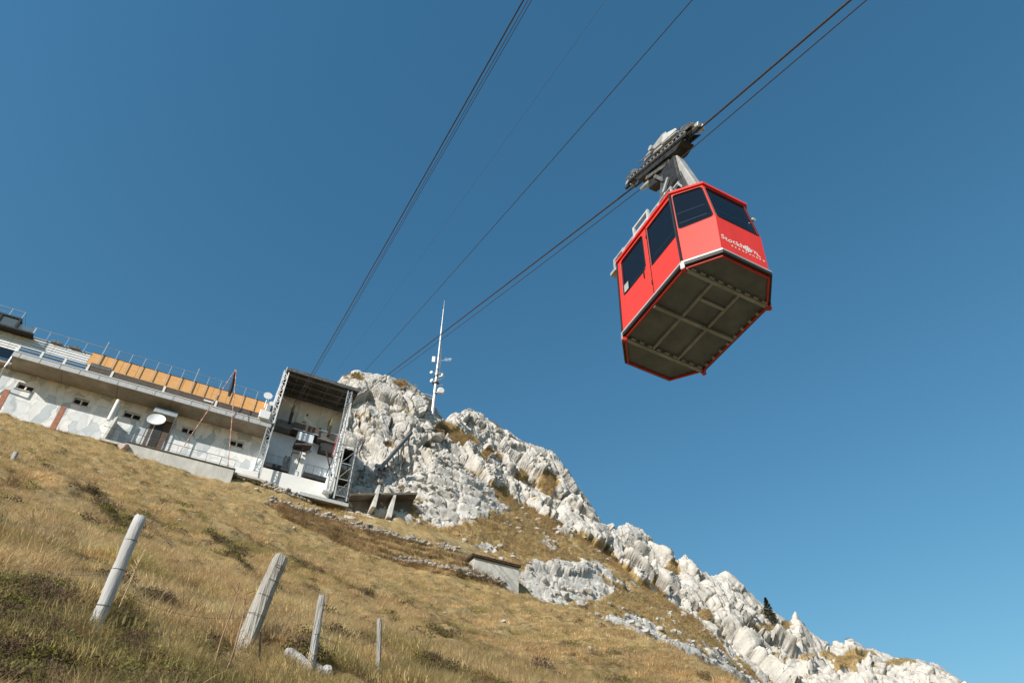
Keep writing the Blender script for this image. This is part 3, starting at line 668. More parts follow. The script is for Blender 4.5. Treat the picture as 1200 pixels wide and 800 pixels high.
for k in range(4):
    hs_.tube([(.9+.05*k, -.48, 4.7), (1.0+.06*k, -.55, 4.3-.05*k), (1.12+.03*k, -.5, 3.8), (1.2, -.4, 3.1)], .016, 6)
hs_.build('hose', 'rubber', car)
# running gear, written along the rope: a down the rope, b up, v across
GM, GZ, GS = 8.2, 18.90, 8.9
da = np.array([0, -.893, -.447]); db = np.array([0, -.447, .893])
def G(a, b, v): q = np.array([GS+v, GM, GZ])+da*a+db*b; return toC(B(*q))
M['housing'] = mat('housing_paint', (.31, .30, .285), .5, var=.2, scale=4)
gear = MB().hexa([G(*p) for p in ((-1.72, -.05, -.16), (1.6, -.05, -.16), (1.6, -.05, -.12), (-1.72, -.05, -.12), (-1.35, .2, -.16), (1.15, .2, -.16), (1.15, .2, -.12), (-1.35, .2, -.12))])
gear.hexa([G(*p) for p in ((-1.72, -.05, .12), (1.6, -.05, .12), (1.6, -.05, .16), (-1.72, -.05, .16), (-1.35, .2, .12), (1.15, .2, .12), (1.15, .2, .16), (-1.35, .2, .16))])
gear.hexa([G(*p) for p in ((-.95, -.32, -.2), (.95, -.36, -.2), (.95, -.36, .2), (-.95, -.32, .2), (-1.2, -.16, -.2), (1.25, -.16, -.2), (1.25, -.16, .2), (-1.2, -.16, .2))])
gear = gear.build('carriage', 'dark_steel', car)
BASE[gear.name] = (0, 0, 0)
for k in range(8):
    a = -1.62+k*3.24/7; wm_ = MB(); b = .12
    c0 = np.array(G(a, b, -.06)); c1 = np.array(G(a, b, .06)); wm_.tube([c0, c0*.6+c1*.4, c0*.4+c1*.6, c1], [.15, .115, .115, .15], 16); wl = wm_.build('roller', 'mid_steel', gear)
    MB().tube([G(a, b, -.2), G(a, b, .2)], .035, 8).build('axle', 'galv', wl) if False else MB().tube([G(a, b, -.21), G(a, b, -.165)], .05, 8).tube([G(a, b, .165), G(a, b, .21)], .05, 8).build('roller_bolt', 'galv', gear)
for k in range(4):
    a = -1.39+k*.926
    MB().hexa([G(*p) for p in ((a-.36, .05, -.235), (a+.36, .05, -.235), (a+.36, .05, -.215), (a-.36, .05, -.215), (a-.12, .26, -.235), (a+.12, .26, -.235), (a+.12, .26, -.215), (a-.12, .26, -.215))]).build('bogie_plate', 'mid_steel', gear, bevel=.004)
for a0, a1 in ((-1.86, -1.66), (1.58, 1.82)):
    for v in (-.11, .05): MB().bar(G(a0, .05, v), G(a1, .05, v), .08, .15).build('rope_scraper', 'rim', gear, bevel=.01)
    MB().tube([G(a0, -.12, -.1), G(a1, -.12, -.1)], .045, 8).build('end_buffer', 'dark_steel', gear)
MB().prism([G(*p) for p in ((-.78, .2, -.22), (.34, .2, -.22), (.34, .5, -.22), (.26, .72, -.22), (.08, .74, -.22), (-.76, .40, -.22))], G(0, 0, .4)-np.array(G(0, 0, 0))).build('brake_housing', 'housing', gear, bevel=.02)
MB().prism([G(*p) for p in ((.3, .16, -.31), (1.05, .16, -.31), (.95, .36, -.31), (.3, .52, -.31))], G(0, 0, .1)-np.array(G(0, 0, 0))).build('side_cover', 'pale_steel', gear, bevel=.01)
MB().tube([G(-.3, .4, -.28), G(-.3, .4, -.34)], .09, 14).build('brake_port', 'galv', gear)
MB().bar(G(-.9, .22, -.3), G(1.2, .22, -.3), .02, .05).bar(G(-1.5, -.08, -.24), G(1.4, -.08, -.24), .03, .05).bar(G(1.0, .33, -.1), G(1.5, .22, -.1), .16, .14).build('guide_bar', 'mid_steel', gear)
ob_ = MB()
for k in range(16): ob_.tube([G(-1.4+k*.185, -.02, -.2), G(-1.4+k*.185, -.02, -.26)], .028, 7)
ob_.build('bolt', 'galv', gear)
MB().tube([G(-1.05, -.53, 0), G(-.75, -.53, 0), G(.62, -.56, 0), G(.95, -.56, 0)], [.045, .085, .085, .045], 10).build('rope_clamp', 'rim', gear)
MB().hexa([G(*p) for p in ((-.35, -.95, -.14), (.45, -.95, -.14), (.45, -.95, .14), (-.35, -.95, .14), (-.55, -.3, -.14), (.6, -.3, -.14), (.6, -.3, .14), (-.55, -.3, .14))]).build('pivot_block', 'dark_steel', gear, bevel=.03)
MB().bar(G(-.5, -.5, -.18), G(.55, -.62, -.18), .05, .12).bar(G(.0, -.7, -.18), G(.5, -1.1, -.16), .06, .1).build('grip_lever', 'mid_steel', gear)

# ================================================================== ROPES
def rope(name, label, s, poly, m0, m1, r, mt, n=40, s1=None, clamp_m=None):
    pts = []
    for m in np.linspace(m0, m1, n):
        t = (m-m0)/(m1-m0); pts.append(B(s if s1 is None else s+(s1-s)*t, m, np.polyval(poly, m)))
    return lone(MB().tube(pts, r, 8), name, mt, label, 'cable', 'ropes of the cable car')
def rope2(label, s, kink, pu, pd, r, mt):
    pts = [B(s, m, np.polyval(pd, m)) for m in np.linspace(-60, kink-1.2, 20)]
    pts += [B(s, m, np.polyval(pd, m)*(1-t)+np.polyval(pu, m)*t) for m, t in ((kink-.5, .2), (kink, .5), (kink+.5, .8))]
    pts += [B(s, m, np.polyval(pu, m)) for m in np.linspace(kink+1.2, 61.3, 40)]
    return lone(MB().tube(pts, r, 8), 'cable', mt, label, 'cable', 'ropes of the cable car')
rope2('thick rusty track rope carrying the red cable car', 8.9, 8.2, [6e-5, .54167, 14.19236], [.46281, 15.04203], .027, 'rope_rust')
rope2('thin haul rope just below the track rope of the red cable car', 8.9, 8.0, [.0004, .52083, 14.01368], [.44055, 14.65261], .014, 'rope')
rope('cable', 'dark thick rope, leftmost of the three running up to the station roof', 4.96, [.0004, .33036, 26.23911], -50, 61.3, .031, 'rope')
rope('cable', 'thin rope in the middle of the bundle of three ropes at left', 5.05, [.0003, .335, 25.85], -50, 60.5, .014, 'rope')
rope('cable', 'thin rope on the right of the bundle of three ropes at left', 4.96, [.00019, .34298, 24.76155], -50, 60.5, .014, 'rope')
rope('cable', 'single thin rope between the bundle at left and the red cable car', 6.93, [.00045, .42778, 16.99791], -50, 60.5, .013, 'rope')
rope('cable', 'faint hair-thin bluish wire beside the bundle of three ropes', 5.9, [.00063, .39611, 19.73072], -50, 60.5, .0055, 'rope_pale')
# ================================================================== MOUNTAIN RESTAURANT (s right, m into the hill, z up)
def sz(px, py, m): q = at_m(px, py, m); return q[0], q[2]
rest = thing('restaurant', 'long low summit restaurant with overhanging terrace, orange boards and rock mural', 'building', (-8, 60, 37))
# lower wall with window openings
wins = [(-17.5, -16.2), (-13.1, -11.85), (-9.0, -7.55), (-4.05, -2.85), (.25, 1.5)]
WZ0, WZ1 = 40.42, 41.1
wl = MB(); xs = [-25.0]
for a, b in wins: xs += [a, b]
xs.append(3.7)
for k in range(0, len(xs), 2): wl.box((xs[k], 60, 33.5), (xs[k+1], 60.4, 42.05))
for a, b in wins: wl.box((a, 60, 33.5), (b, 60.4, WZ0)); wl.box((a, 60, WZ1), (b, 60.4, 42.05))
wl.build('wall', 'mural', rest)
for a, b in wins:
    f = MB().box((a, 60.2, WZ0), (a+.07, 60.3, WZ1)).box((b-.07, 60.2, WZ0), (b, 60.3, WZ1)).box((a+.07, 60.2, WZ0), (b-.07, 60.3, WZ0+.06)).box((a+.07, 60.2, WZ1-.06), (b-.07, 60.3, WZ1)).box(((a+b)/2-.06, 60.19, WZ0+.06), ((a+b)/2+.06, 60.3, WZ1-.06)).build('window', 'plaster', rest)
    MB().box((a+.07, 60.26, WZ0+.06), ((a+b)/2-.06, 60.27, WZ1-.06)).build('pane', 'window_dark', f)
    MB().box(((a+b)/2+.06, 60.26, WZ0+.06), (b-.07, 60.27, WZ1-.06)).build('pane', 'window_dark', f)
    MB().box((a, 60.31, WZ0), (b, 60.38, WZ1)).build('window_back', 'dark', f)
    MB().box((a-.08, 59.93, WZ0-.08), (b+.08, 60.19, WZ0-.005)).build('sill', 'concrete', f)
    MB().box((a-.1, 59.975, WZ0), (a-.005, 60.05, WZ1+.1)).box((b+.005, 59.975, WZ0), (b+.1, 60.05, WZ1+.1)).box((a-.1, 59.97, WZ1+.005), (b+.1, 60.05, WZ1+.12)).build('surround', 'plaster', f)
MB().box((-25, 60.42, 33.5), (3.7, 68, 42.04)).build('building_core', 'dark', rest)
# terrace slab, mottled brown underside in bays, metal edge
for a, b in ((-18.5, -14.6), (-14.6, -10.1), (-10.1, -5.6), (-5.6, -1.1), (-1.1, 3.25)):
    MB().box((a+.012, 58.06, 42.06), (b-.012, 62, 42.3)).build('slab', 'brown_concrete', rest, bevel=.01)
MB().box((-25, 59.3, 42.06), (-18.52, 62, 42.3)).build('slab', 'brown_concrete', rest)
for a, b in ((-18.5, -12.9), (-12.88, -7.3), (-7.28, -1.7), (-1.68, 3.25)):
    MB().box((a, 57.98, 42.03), (b, 58.05, 42.58)).build('slab_edge', 'fascia', rest, bevel=.008)
    MB().box((a, 57.93, 42.56), (b, 58.06, 42.62)).build('edge_flashing', 'white_metal', rest)
for k in range(14): MB().box((-18.0+k*1.55, 57.955, 42.08), (-17.95+k*1.55, 57.978, 42.55)).build('edge_bracket', 'rim', rest)
MB().tube([(-18.62, 58.6, 43.2), (-18.62, 58.6, 41.2), (-18.75, 59.6, 40.3), (-18.85, 59.85, 38.5)], .07, 8).build('downpipe', 'galv', rest)
for k, (x0, x1) in enumerate(((-25, -21.9), (-21.8, -18.7))): MB().box((x0, 59.3, 42.35), (x1, 59.34, 43.15)).build('balustrade_pane', 'blue_glass', rest)
# balustrade: glass at left, wire mesh to the right
posts = [-18.35, -16.55, -14.75, -12.92, -10.95, -6.55, -2.0, 2.75]
for p in posts: MB().box((p-.09, 57.99, 42.63), (p+.09, 58.07, 43.34)).build('balustrade_post', 'white_metal', rest, bevel=.01)
for a, b in zip(posts[:3], posts[1:4]):
    pn_ = MB().box((a+.1, 58.02, 42.66), (b-.1, 58.04, 43.26)).build('balustrade_pane', 'blue_glass', rest)
    MB().tube([(a+.1, 58.0, 42.98), (b-.1, 58.0, 42.98)], .025, 6).build('rail', 'white_metal', pn_)
for a, b in zip(posts[3:-1], posts[4:]):
    pn_ = MB().box((a+.1, 58.06, 42.64), (b-.1, 58.08, 43.3)).build('mesh_panel', 'brown_board', rest)
    ms = MB(); x = a+.1-.66
    while x < b-.1:
        for sg in (1, -1):
            x0, x1 = x, x+.66; z0, z1 = (42.64, 43.3) if sg > 0 else (43.3, 42.64)
            t0 = max(0, (a+.1-x0)/.66); t1 = min(1, (b-.1-x0)/.66)
            if t1-t0 > .1: ms.bar((x0+.66*t0, 58.045, z0+(z1-z0)*t0), (x0+.66*t1, 58.045, z0+(z1-z0)*t1), .014)
        x += .165
    o = ms.build('wire_mesh', 'mesh_wire', pn_); o['kind'] = 'stuff'
    MB().tube([(a+.1, 58.03, 43.31), (b-.1, 58.03, 43.31)], .022, 6).build('rail', 'rim', pn_)
tb = MB().box((-3.1, 58.01, 42.95), (-2.2, 58.03, 43.12)).build('notice_board', 'white_metal', rest)
# upper storey: white siding at left, orange boards at right
m2 = 59.3; zb = 43.2; s_or = sz(105, 420, m2)[0]
ztop_w = sz(60, 402, m2)[1]; ztop_o = sz(210, 442.5, m2)[1]
nb = 7; hgt = (ztop_w-zb-.35)/nb
for k in range(nb):
    for a, b in ((-22.5, -19.55), (-19.53, -16.4), (-16.38, s_or-.02)):
        MB().hexa([(a, m2-.05, zb+.35+k*hgt), (b, m2-.05, zb+.35+k*hgt), (b, m2+.06, zb+.35+k*hgt), (a, m2+.06, zb+.35+k*hgt), (a, m2, zb+.35+(k+1)*hgt-.035), (b, m2, zb+.35+(k+1)*hgt-.035), (b, m2+.06, zb+.35+(k+1)*hgt-.035), (a, m2+.06, zb+.35+(k+1)*hgt-.035)]).build('siding_board', 'white_metal', rest)
MB().box((-25, m2+.1, 42.3), (s_or, 66, ztop_w-.06)).box((s_or+.01, m2+.1, 42.3), (3.2, 66, ztop_o-.05)).build('upper_core', 'dark', rest)
MB().box((-22.5, m2-.1, ztop_w), (s_or-.02, m2+1.5, ztop_w+.07)).build('parapet_cap', 'galv', rest)
MB().box((-22.5, m2-.02, 42.6), (s_or, m2+.05, zb+.33)).build('window_band', 'window_dark', rest)
n_or = 12; s_end = 2.75; wdt = (s_end-s_or)/n_or
for k in range(n_or):
    MB().box((s_or+k*wdt+.012, m2-.04, 42.9), (s_or+(k+1)*wdt-.012, m2+.08, ztop_o+.012*math.sin(k*2.1))).build('facade_board', 'orange', rest, bevel=.006)
MB().box((s_or+.35, m2-.28, 44.05), (s_or+2.05, m2-.05, 44.4)).build('awning_box', 'mid_steel', rest, bevel=.02)
MB().box((s_or, m2-.06, ztop_o+.02), (s_end, m2+.6, ztop_o+.07)).build('parapet_cap', 'brown_board', rest)
# roof terrace railing: thin posts in front of the boards, every few a tall one
m3 = m2-.16
sp = (sz(234, 431, m3)[0]-sz(128, 401, m3)[0])/7
s0_ = sz(128, 401, m3)[0]
zt = sz(167, 419, m3)[1]; ztt = sz(128, 401, m3)[1]
for k in range(15):
    s_ = s0_+k*sp
    if s_ > 2.9: break
    tall = k % 7 == 0
    MB().bar((s_, m3, ztop_o-1.25), (s_, m3, ztt if tall else zt), .07 if tall else .05).build('railing_post', 'galv', rest)
MB().tube([(s0_, m3, zt), (2.75, m3, zt)], .022, 6).build('railing_rail', 'galv', rest)
MB().tube([(s0_, m3, (zt+ztop_o)/2), (2.75, m3, (zt+ztop_o)/2)], .009, 5).build('railing_rail', 'galv', rest)
sl0, zl0 = sz(38, 383, m3); zl1 = sz(115, 412, m3)[1]
MB().tube([(sl0, m3, zl0), (s0_, m3, zl0)], .03, 6).build('railing_rail', 'galv', rest)
for k in range(5): MB().bar((sl0+k*(s0_-sl0)/4, m3, ztop_w-.1), (sl0+k*(s0_-sl0)/4, m3, zl0), .035).build('railing_post', 'galv', rest)
for px, py in ((67, 401), (88, 407)):
    s_, z_ = sz(px, py, m3); MB().box((s_-.45, m3-.05, z_-.12), (s_+.45, m3+.1, z_+.12)).build('roof_lamp', 'mid_steel', rest)
# glazed lookout box at the far left
mb_ = 58.6
x0, z1 = sz(-12, 366, mb_); x1, z1b = sz(24, 375, mb_); zb0 = sz(22, 386, mb_)[1]
lk = MB()
for s_ in (x0, (x0*.62+x1*.38), x1): lk.box((s_-.09, mb_-.1, zb0), (s_+.09, mb_+.1, z1b))
lk.box((x0-.1, mb_-.12, z1b), (x1+.1, mb_+2.2, z1b+.14)).box((x0-.1, mb_-.12, zb0-.14), (x1+1.5, mb_+1.2, zb0)).box((x1-.08, mb_+1.8, zb0), (x1+.08, mb_+2, z1b))
lk = lk.build('lookout_bay', 'dark_steel', rest)
MB().box((x0+.09, mb_-.02, zb0), (x1-.09, mb_, z1b)).build('pane', 'clear_glass', lk)
MB().box((x1-.02, mb_+.1, zb0), (x1, mb_+1.8, z1b)).build('pane', 'clear_glass', lk)
MB().box((x1+.12, mb_-.02, zb0+.05), (x1+1.4, mb_, zb0+.62)).build('wind_screen', 'clear_glass', rest)
MB().box((x1+1.4, mb_-.04, zb0), (x1+1.5, mb_+.02, zb0+.7)).build('wind_screen_post', 'galv', rest)
zr = sz(12, 361, mb_)[1]
for s_ in (x0, x1-1.0, x1): MB().bar((s_, mb_, z1b+.14), (s_, mb_, zr), .045).build('railing_post', 'galv', rest)
MB().tube([(x0-2, mb_, zr), (x1, mb_, zr), (x1, mb_+2, zr)], .03, 6).build('railing_rail', 'galv', rest)
MB().tube([(x0-2, mb_, (zr+z1b)/2), (x1, mb_, (zr+z1b)/2), (x1, mb_+2, (zr+z1b)/2)], .012, 6).build('railing_rail', 'galv', rest)
# lower terrace: floor, buttress fin, pipe, doorway with canopy, bench wall
MB().box((-9.4, 57.45, 36.0), (3.7, 59.98, 36.2)).build('lower_terrace', 'concrete', rest)
fs, fz = sz(130, 500, 58.6)
MB().hexa([(fs-.1, 57.5, 35.5), (fs+.1, 57.5, 35.5), (fs+.1, 59.98, 35.5), (fs-.1, 59.98, 35.5), (fs-.1, 58.9, 39.6), (fs+.1, 58.9, 39.6), (fs+.1, 59.98, 39.6), (fs-.1, 59.98, 39.6)]).build('buttress', 'concrete', rest)
pa = sz(139, 469, 58.8); pb = sz(132, 491, 58.8)
MB().tube([(pa[0], 58.8, pb[1]-.2), (pa[0], 58.8, pa[1])], .17, 14).build('white_pipe', 'white_metal', rest, smooth=False)
MB().tube([(pa[0]+.36, 58.9, pb[1]-2), (pa[0]+.36, 58.9, pa[1]-.35)], .05, 8).build('drain_pipe', 'galv', rest)
ca, cz = sz(182, 478, 58.9); cb, _ = sz(208, 487, 58.9)
cp_ = MB().box((ca, 58.7, cz-.5), (cb, 58.78, cz)).box((ca, 58.78, cz-.08), (cb, 59.95, cz)).build('canopy', 'galv', rest, bevel=.01)
for s_ in (ca+.05, cb-.05): MB().bar((s_, 58.74, cz-.1), (s_, 58.74, 36.3), .07).build('canopy_post', 'mid_steel', rest)
MB().box((ca+.1, 59.93, 37.6), (cb-.1, 59.985, cz-.3)).build('door', 'brown_board', rest)
MB().box((ca+.45, 59.9, 38.2), (ca+1.2, 59.925, cz-.6)).build('door_pane', 'dark', rest)
MB().box((-2.4, 59.0, 36.2), (3.6, 59.3, 37.75)).build('bench_wall', 'plaster', rest, bevel=.02)
MB().box((-7.6, 59.4, 36.2), (-3.2, 59.7, 37.2)).build('bench_wall', 'plaster', rest, bevel=.02)
for s_ in (-6.9, -3.9, -2.9, -1.5): MB().box((s_, 59.2, 36.2), (s_+.9, 59.38, 37.5)).build('bench', 'plank', rest)
MB().box((-.9, 58.93, 36.7), (.2, 58.97, 37.55)).build('sign_panel', 'white_metal', rest)
MB().box((1.0, 58.6, 36.2), (2.2, 58.95, 36.9)).build('planter', 'concrete', rest)

# retaining wall of the lower terrace, with its railing
ret = thing('retaining_wall', 'long pale concrete retaining wall with dark cap below the restaurant', 'retaining wall', (-3, 57, 35))
zt_ = sz(212, 534, 57)[1]
for a, b in ((-7.3, -4.4), (-4.39, -1.5), (-1.49, 1.35)): MB().box((a, 57, 31.5), (b, 57.4, zt_)).build('wall_bay', 'concrete', ret, bevel=.01)
MB().box((-7.35, 56.93, zt_), (1.42, 57.45, zt_+.09)).build('wall_cap', 'plank', ret)
rail = thing('terrace_railing', 'steel railing with leaning posts on top of the long retaining wall', 'railing', (-3, 57.2, zt_))
for k in range(8):
    s_ = -7.1+k*1.19
    MB().bar((s_, 57.25, zt_+.09), (s_, 57.25, zt_+1.12), .055).build('post', 'galv' if k != 6 else 'dark_steel', rail)
for z_ in (.42, 1.1): MB().tube([(-9.5, 57.25, zt_+z_), (1.3, 57.25, zt_+z_)], .022 if z_ > 1 else .012, 6).build('rail', 'mid_steel', rail)
# flag-like hoist of two red and white poles and a dark furled cloth
M['band'] = mat('faded_white_band', (.60, .46, .42), .6, var=.1)
ap = at_m(277, 432, 56.8)
hst = thing('pole_frame', 'tall frame of two red and white poles leaning together over the retaining wall', 'pole', tuple(at_m(240, 536, 57.2)))
for q in ((211, 529), (267, 547)):
    p0 = at_m(*q, 57.2); pv = p0+(ap-p0); n = 13
    pole = MB().tube([p0, pv], .035, 8).build('pole', 'red_white', hst)
    for k in range(n):
        a, b = p0+(ap-p0)*(k+.55)/n, p0+(ap-p0)*(k+.8)/n; MB().tube([a, b], .04, 8).build('white_band', 'band', pole)
q = at_m(268.5, 464, 57.6)
MB().tube([ap+np.array([0, 0, -.05]), ap*.6+q*.4+np.array([.03, 0, 0]), ap*.2+q*.8, q], [.06, .15, .2, .1], 8).build('furled_cloth', 'flag', hst)
MB().tube([q, ap], .02, 6).build('pole', 'galv', hst)
# satellite dish
dq = at_m(183, 492, 57.6); db_ = at_m(166, 529, 57.6)
dish = thing('satellite_dish', 'round white satellite dish on a thin pole above the retaining wall', 'satellite dish', (dq[0], 57.6, 36.2))
MB().bar((dq[0]+.05, 57.75, 36.1), (dq[0]+.05, 57.75, dq[2]), .07).build('pole', 'galv', dish)
axd = np.array([-.12, -.93, .30]); axd /= np.linalg.norm(axd); ua = np.cross(axd, [0, 0, 1]); ua /= np.linalg.norm(ua); va = np.cross(ua, axd)
ds = MB(); vs = []; fs_ = []
NR, NC = 5, 24
for back in (0, 1):
    for i in range(NR+1):
        r_ = .74*i/NR
        for k in range(NC):
            a = 2*math.pi*k/NC; vs.append(dq+ua*r_*math.cos(a)+va*r_*math.sin(a)+axd*(.22*(r_/.74)**2-.1-.2*back*(1-(r_/.74)**2*.6)))
H_ = (NR+1)*NC
for i in range(NR):
    for k in range(NC):
        k2 = (k+1) % NC; fs_.append((i*NC+k, i*NC+k2, (i+1)*NC+k2, (i+1)*NC+k)); fs_.append((H_+i*NC+k, H_+(i+1)*NC+k, H_+(i+1)*NC+k2, H_+i*NC+k2))
for k in range(NC): fs_.append((NR*NC+k, NR*NC+(k+1) % NC, H_+NR*NC+(k+1) % NC, H_+NR*NC+k))
ds.add(vs, fs_).build('reflector', 'white_metal', dish, smooth=False)
MB().tube([dq-va*.7+axd*.1, dq+axd*.55], .02, 6).build('feed_arm', 'galv', dish)
# rusty leaning beams below the left end
for k, (top, bot) in enumerate((((75, 477), (60, 505)), ((9, 457), (-6, 484)))):
    p0 = at_m(*bot, 58.2); p1 = at_m(*top, 58.5)
    lone(MB().bar(p0-(p1-p0)*.25, p1, .42, .16, up=(0, 1, .2)), 'rusty_beam', 'rust', ['rust brown steel beam leaning against the mural wall', 'rust brown beam at the left edge of the picture'][k], 'beam', 'rusty beams by the mural wall', frame='B')

# ================================================================== UPPER CABLE CAR STATION
st = thing('cable_car_station', 'open steel cable car station with dark roof and white docking bays', 'building', (6.8, 59.5, 37.3))
ZR = 49.15
MB().hexa([(3.2, 57.85, ZR), (10.6, 57.85, ZR), (10.4, 66, ZR), (3.4, 66, ZR), (3.2, 57.85, ZR+.32), (10.6, 57.85, ZR+.32), (10.4, 66, ZR+.32), (3.4, 66, ZR+.32)]).build('roof', 'roof_under', st)
MB().box((3.12, 57.74, ZR-.03), (10.68, 57.84, ZR+.34)).build('roof_edge', 'mid_steel', st)
MB().box((3.08, 57.84, ZR+.02), (3.19, 66, ZR+.42)).build('roof_edge', 'white_metal', st)
for k in range(4): MB().box((3.45, 58.15+k*1.0, ZR-.24), (10.4, 58.29+k*1.0, ZR-.01)).build('purlin', 'roof_beam', st)
for s_ in (4.35, 5.9, 7.5, 9.1): MB().box((s_, 57.95, ZR-.13), (s_+.1, 62, ZR-.005)).build('roof_beam', 'roof_beam', st)
for k in range(30):
    MB().box((3.3+k*.24, 57.9, ZR-.035), (3.5+k*.24, 62, ZR-.003)).build('ceiling_board', 'roof_under', st)
# upper back wall in three panels
for a, b in ((3.6, 5.55), (5.58, 7.85), (7.88, 10.1)): MB().box((a, 61.75, 45.0), (b, 61.95, ZR-.02)).build('wall_panel', 'plaster', st)
MB().box((6.5, 61.7, 47.4), (6.68, 61.75, 47.58)).box((6.25, 61.7, 46.45), (6.65, 61.75, 46.55)).box((8.05, 61.7, 46.1), (8.3, 61.75, 46.35)).build('wall_fitting', 'dark', st)
MB().box((10.1, 58.6, 37.5), (10.25, 66, ZR-.02)).build('side_wall', 'plaster', st)
MB().box((3.5, 63.0, 37), (10.1, 66, ZR-.05)).build('station_core', 'dark', st)
MB().box((3.02, 58.25, 43.2), (3.12, 62, ZR-.02)).build('side_wall', 'white_metal', st)
MB().box((3.5, 59.0, 37.5), (3.62, 62.9, 44.0)).build('side_wall', 'plaster', st)
# deck beam that carries the rope saddles
MB().box((3.63, 60.35, 44.15), (5.35, 61.7, 45.0)).build('deck_beam', 'roof_beam', st, bevel=.02)
MB().box((5.36, 60.2, 44.3), (7.95, 61.7, 45.1)).build('deck_beam', 'brown_board', st)
MB().box((7.96, 60.35, 44.0), (10.05, 61.7, 45.0)).build('deck_beam', 'roof_beam', st, bevel=.02)
MB().box((3.63, 60.28, 45.02), (10.05, 60.34, 45.1)).box((5.36, 60.1, 44.2), (7.95, 60.16, 44.28)).build('deck_edge', 'galv', st)
MB().box((8.4, 60.5, 42.9), (9.9, 61.7, 43.95)).build('machine_box', 'dark', st)
for s_ in (4.96, 8.9):
    z_ = 46.9 if s_ < 6 else 46.65
    sd = MB().hexa([(s_-.09, 60.0, z_-1.0), (s_+.09, 60.0, z_-1.0), (s_+.09, 61.4, z_-.9), (s_-.09, 61.4, z_-.9), (s_-.08, 59.8, z_-.12), (s_+.08, 59.8, z_-.12), (s_+.08, 61.5, z_+.75), (s_-.08, 61.5, z_+.75)]).build('rope_saddle', 'moss', st)
    MB().hexa([(s_-.12, 60.0, z_-2.1), (s_+.12, 60.0, z_-2.1), (s_+.12, 60.7, z_-2.2), (s_-.12, 60.7, z_-2.2), (s_-.12, 59.9, z_-1.0), (s_+.12, 59.9, z_-1.0), (s_+.12, 60.7, z_-.95), (s_-.12, 60.7, z_-.95)]).build('saddle_block', 'dark', sd)
# docking bays: pale back walls, dark floors, a white pier with a shed roof between
MB().box((3.63, 61.3, 38.5), (6.0, 61.5, 44.1)).build('bay_wall', 'skylit_plaster', st)
MB().box((7.21, 61.3, 38.5), (10.08, 61.5, 44.1)).build('bay_wall', 'skylit_plaster', st)
for a, b in ((3.75, 5.95), (7.25, 9.75)):
    MB().box((a, 59.0, 38.72), (b, 61.28, 38.95)).build('bay_floor', 'dark', st)
    MB().box((a, 58.9, 38.5), (b, 58.98, 38.95)).build('bay_edge', 'dark', st)
    rl_ = MB().tube([(a+.1, 59.1, 39.95), (b-.1, 59.1, 39.95)], .022, 6).build('bay_rail', 'mid_steel', st)
    for k in range(4): MB().bar((a+.1+k*(b-a-.2)/3, 59.1, 38.95), (a+.1+k*(b-a-.2)/3, 59.1, 39.95), .04).build('rail_post', 'mid_steel', rl_)
MB().box((5.3, 59.3, 38.96), (5.85, 59.9, 40.4)).build('control_desk', 'mid_steel', st)
MB().box((6.0, 59.7, 37), (7.2, 62.6, 41.55)).build('pier', 'plaster', st)
MB().box((5.97, 59.95, 42.95), (7.55, 61.5, 43.95)).build('shed_front', 'skylit_plaster', st)
MB().hexa([(5.95, 59.8, 42.72), (7.58, 59.8, 42.72), (7.58, 61.5, 42.85), (5.95, 61.5, 42.85), (5.95, 59.8, 42.86), (7.58, 59.8, 42.86), (7.58, 61.5, 42.94), (5.95, 61.5, 42.94)]).build('shed_roof', 'brown_board', st)
MB().bar((6.75, 59.25, 42.3), (6.6, 59.25, 39.2), .09).build('guide_post', 'dark_steel', st)
MB().bar((5.9, 59.1, 41.8), (7.5, 59.15, 42.25), .12).bar((5.85, 59.2, 41.0), (6.5, 59.3, 41.1), .25, .25).bar((7.1, 59.2, 41.2), (7.5, 59.3, 41.6), .25, .2).build('buffer_gear', 'mid_steel', st)
# base wall
MB().box((3.4, 59.02, 34.5), (10.0, 59.58, 38.38)).build('base_wall', 'plaster', st)
MB().hexa([(9.3, 58.4, 37.3), (9.9, 58.4, 37.3), (9.9, 59.0, 37.3), (9.3, 59.0, 37.3), (9.5, 58.7, 39.3), (9.9, 58.7, 39.3), (9.9, 59.0, 39.3), (9.5, 59.0, 39.3)]).build('base_buttress', 'plaster', st)
zpb = sz(382, 587, 57.7)[1]
MB().box((7.2, 57.7, zpb+.0), (11.7, 57.8, zpb+.34)).build('platform_beam', 'pale_steel', st, bevel=.01)
MB().box((7.2, 57.81, zpb+.2), (11.7, 59.0, zpb+.32)).build('platform_floor', 'pale_steel', st)
# lattice columns in front
def lattice(x0, x1, m_, z0, z1, parent, nbay, mt='galv', w=.1, name='lattice_column'):
    c = MB().bar((x0, m_, z0), (x0, m_, z1), w).build(name, mt, parent)
    MB().bar((x1, m_, z0), (x1, m_, z1), w).build('chord', mt, c)
    h = (z1-z0)/nbay
    for k in range(nbay):
        a, b = (x0, x1) if k % 2 else (x1, x0)
        MB().bar((a, m_, z0+k*h), (b, m_, z0+(k+1)*h), w*.5).build('brace', mt, c)
        MB().bar((x0, m_+.02, z0+k*h), (x1, m_+.02, z0+k*h), w*.5).build('strut', mt, c)
    return c
lattice(2.95, 3.45, 58.0, 37.2, 42.0, st, 7, w=.1)
lattice(2.95, 3.4, 57.95, 42.6, ZR-.05, st, 9, 'white_metal', .11)
lattice(9.55, 9.95, 57.95, 36.8, ZR-.05, st, 18, 'galv', .11)
for k in range(5): MB().box((2.98, 58.3+k*.62, 45.3), (3.06, 58.88+k*.62, ZR-.2-.35*k)).build('side_panel', 'white_metal', st)
MB().bar((3.1, 61.7, 42.5), (3.1, 61.7, ZR), .14).build('side_post', 'white_metal', st)
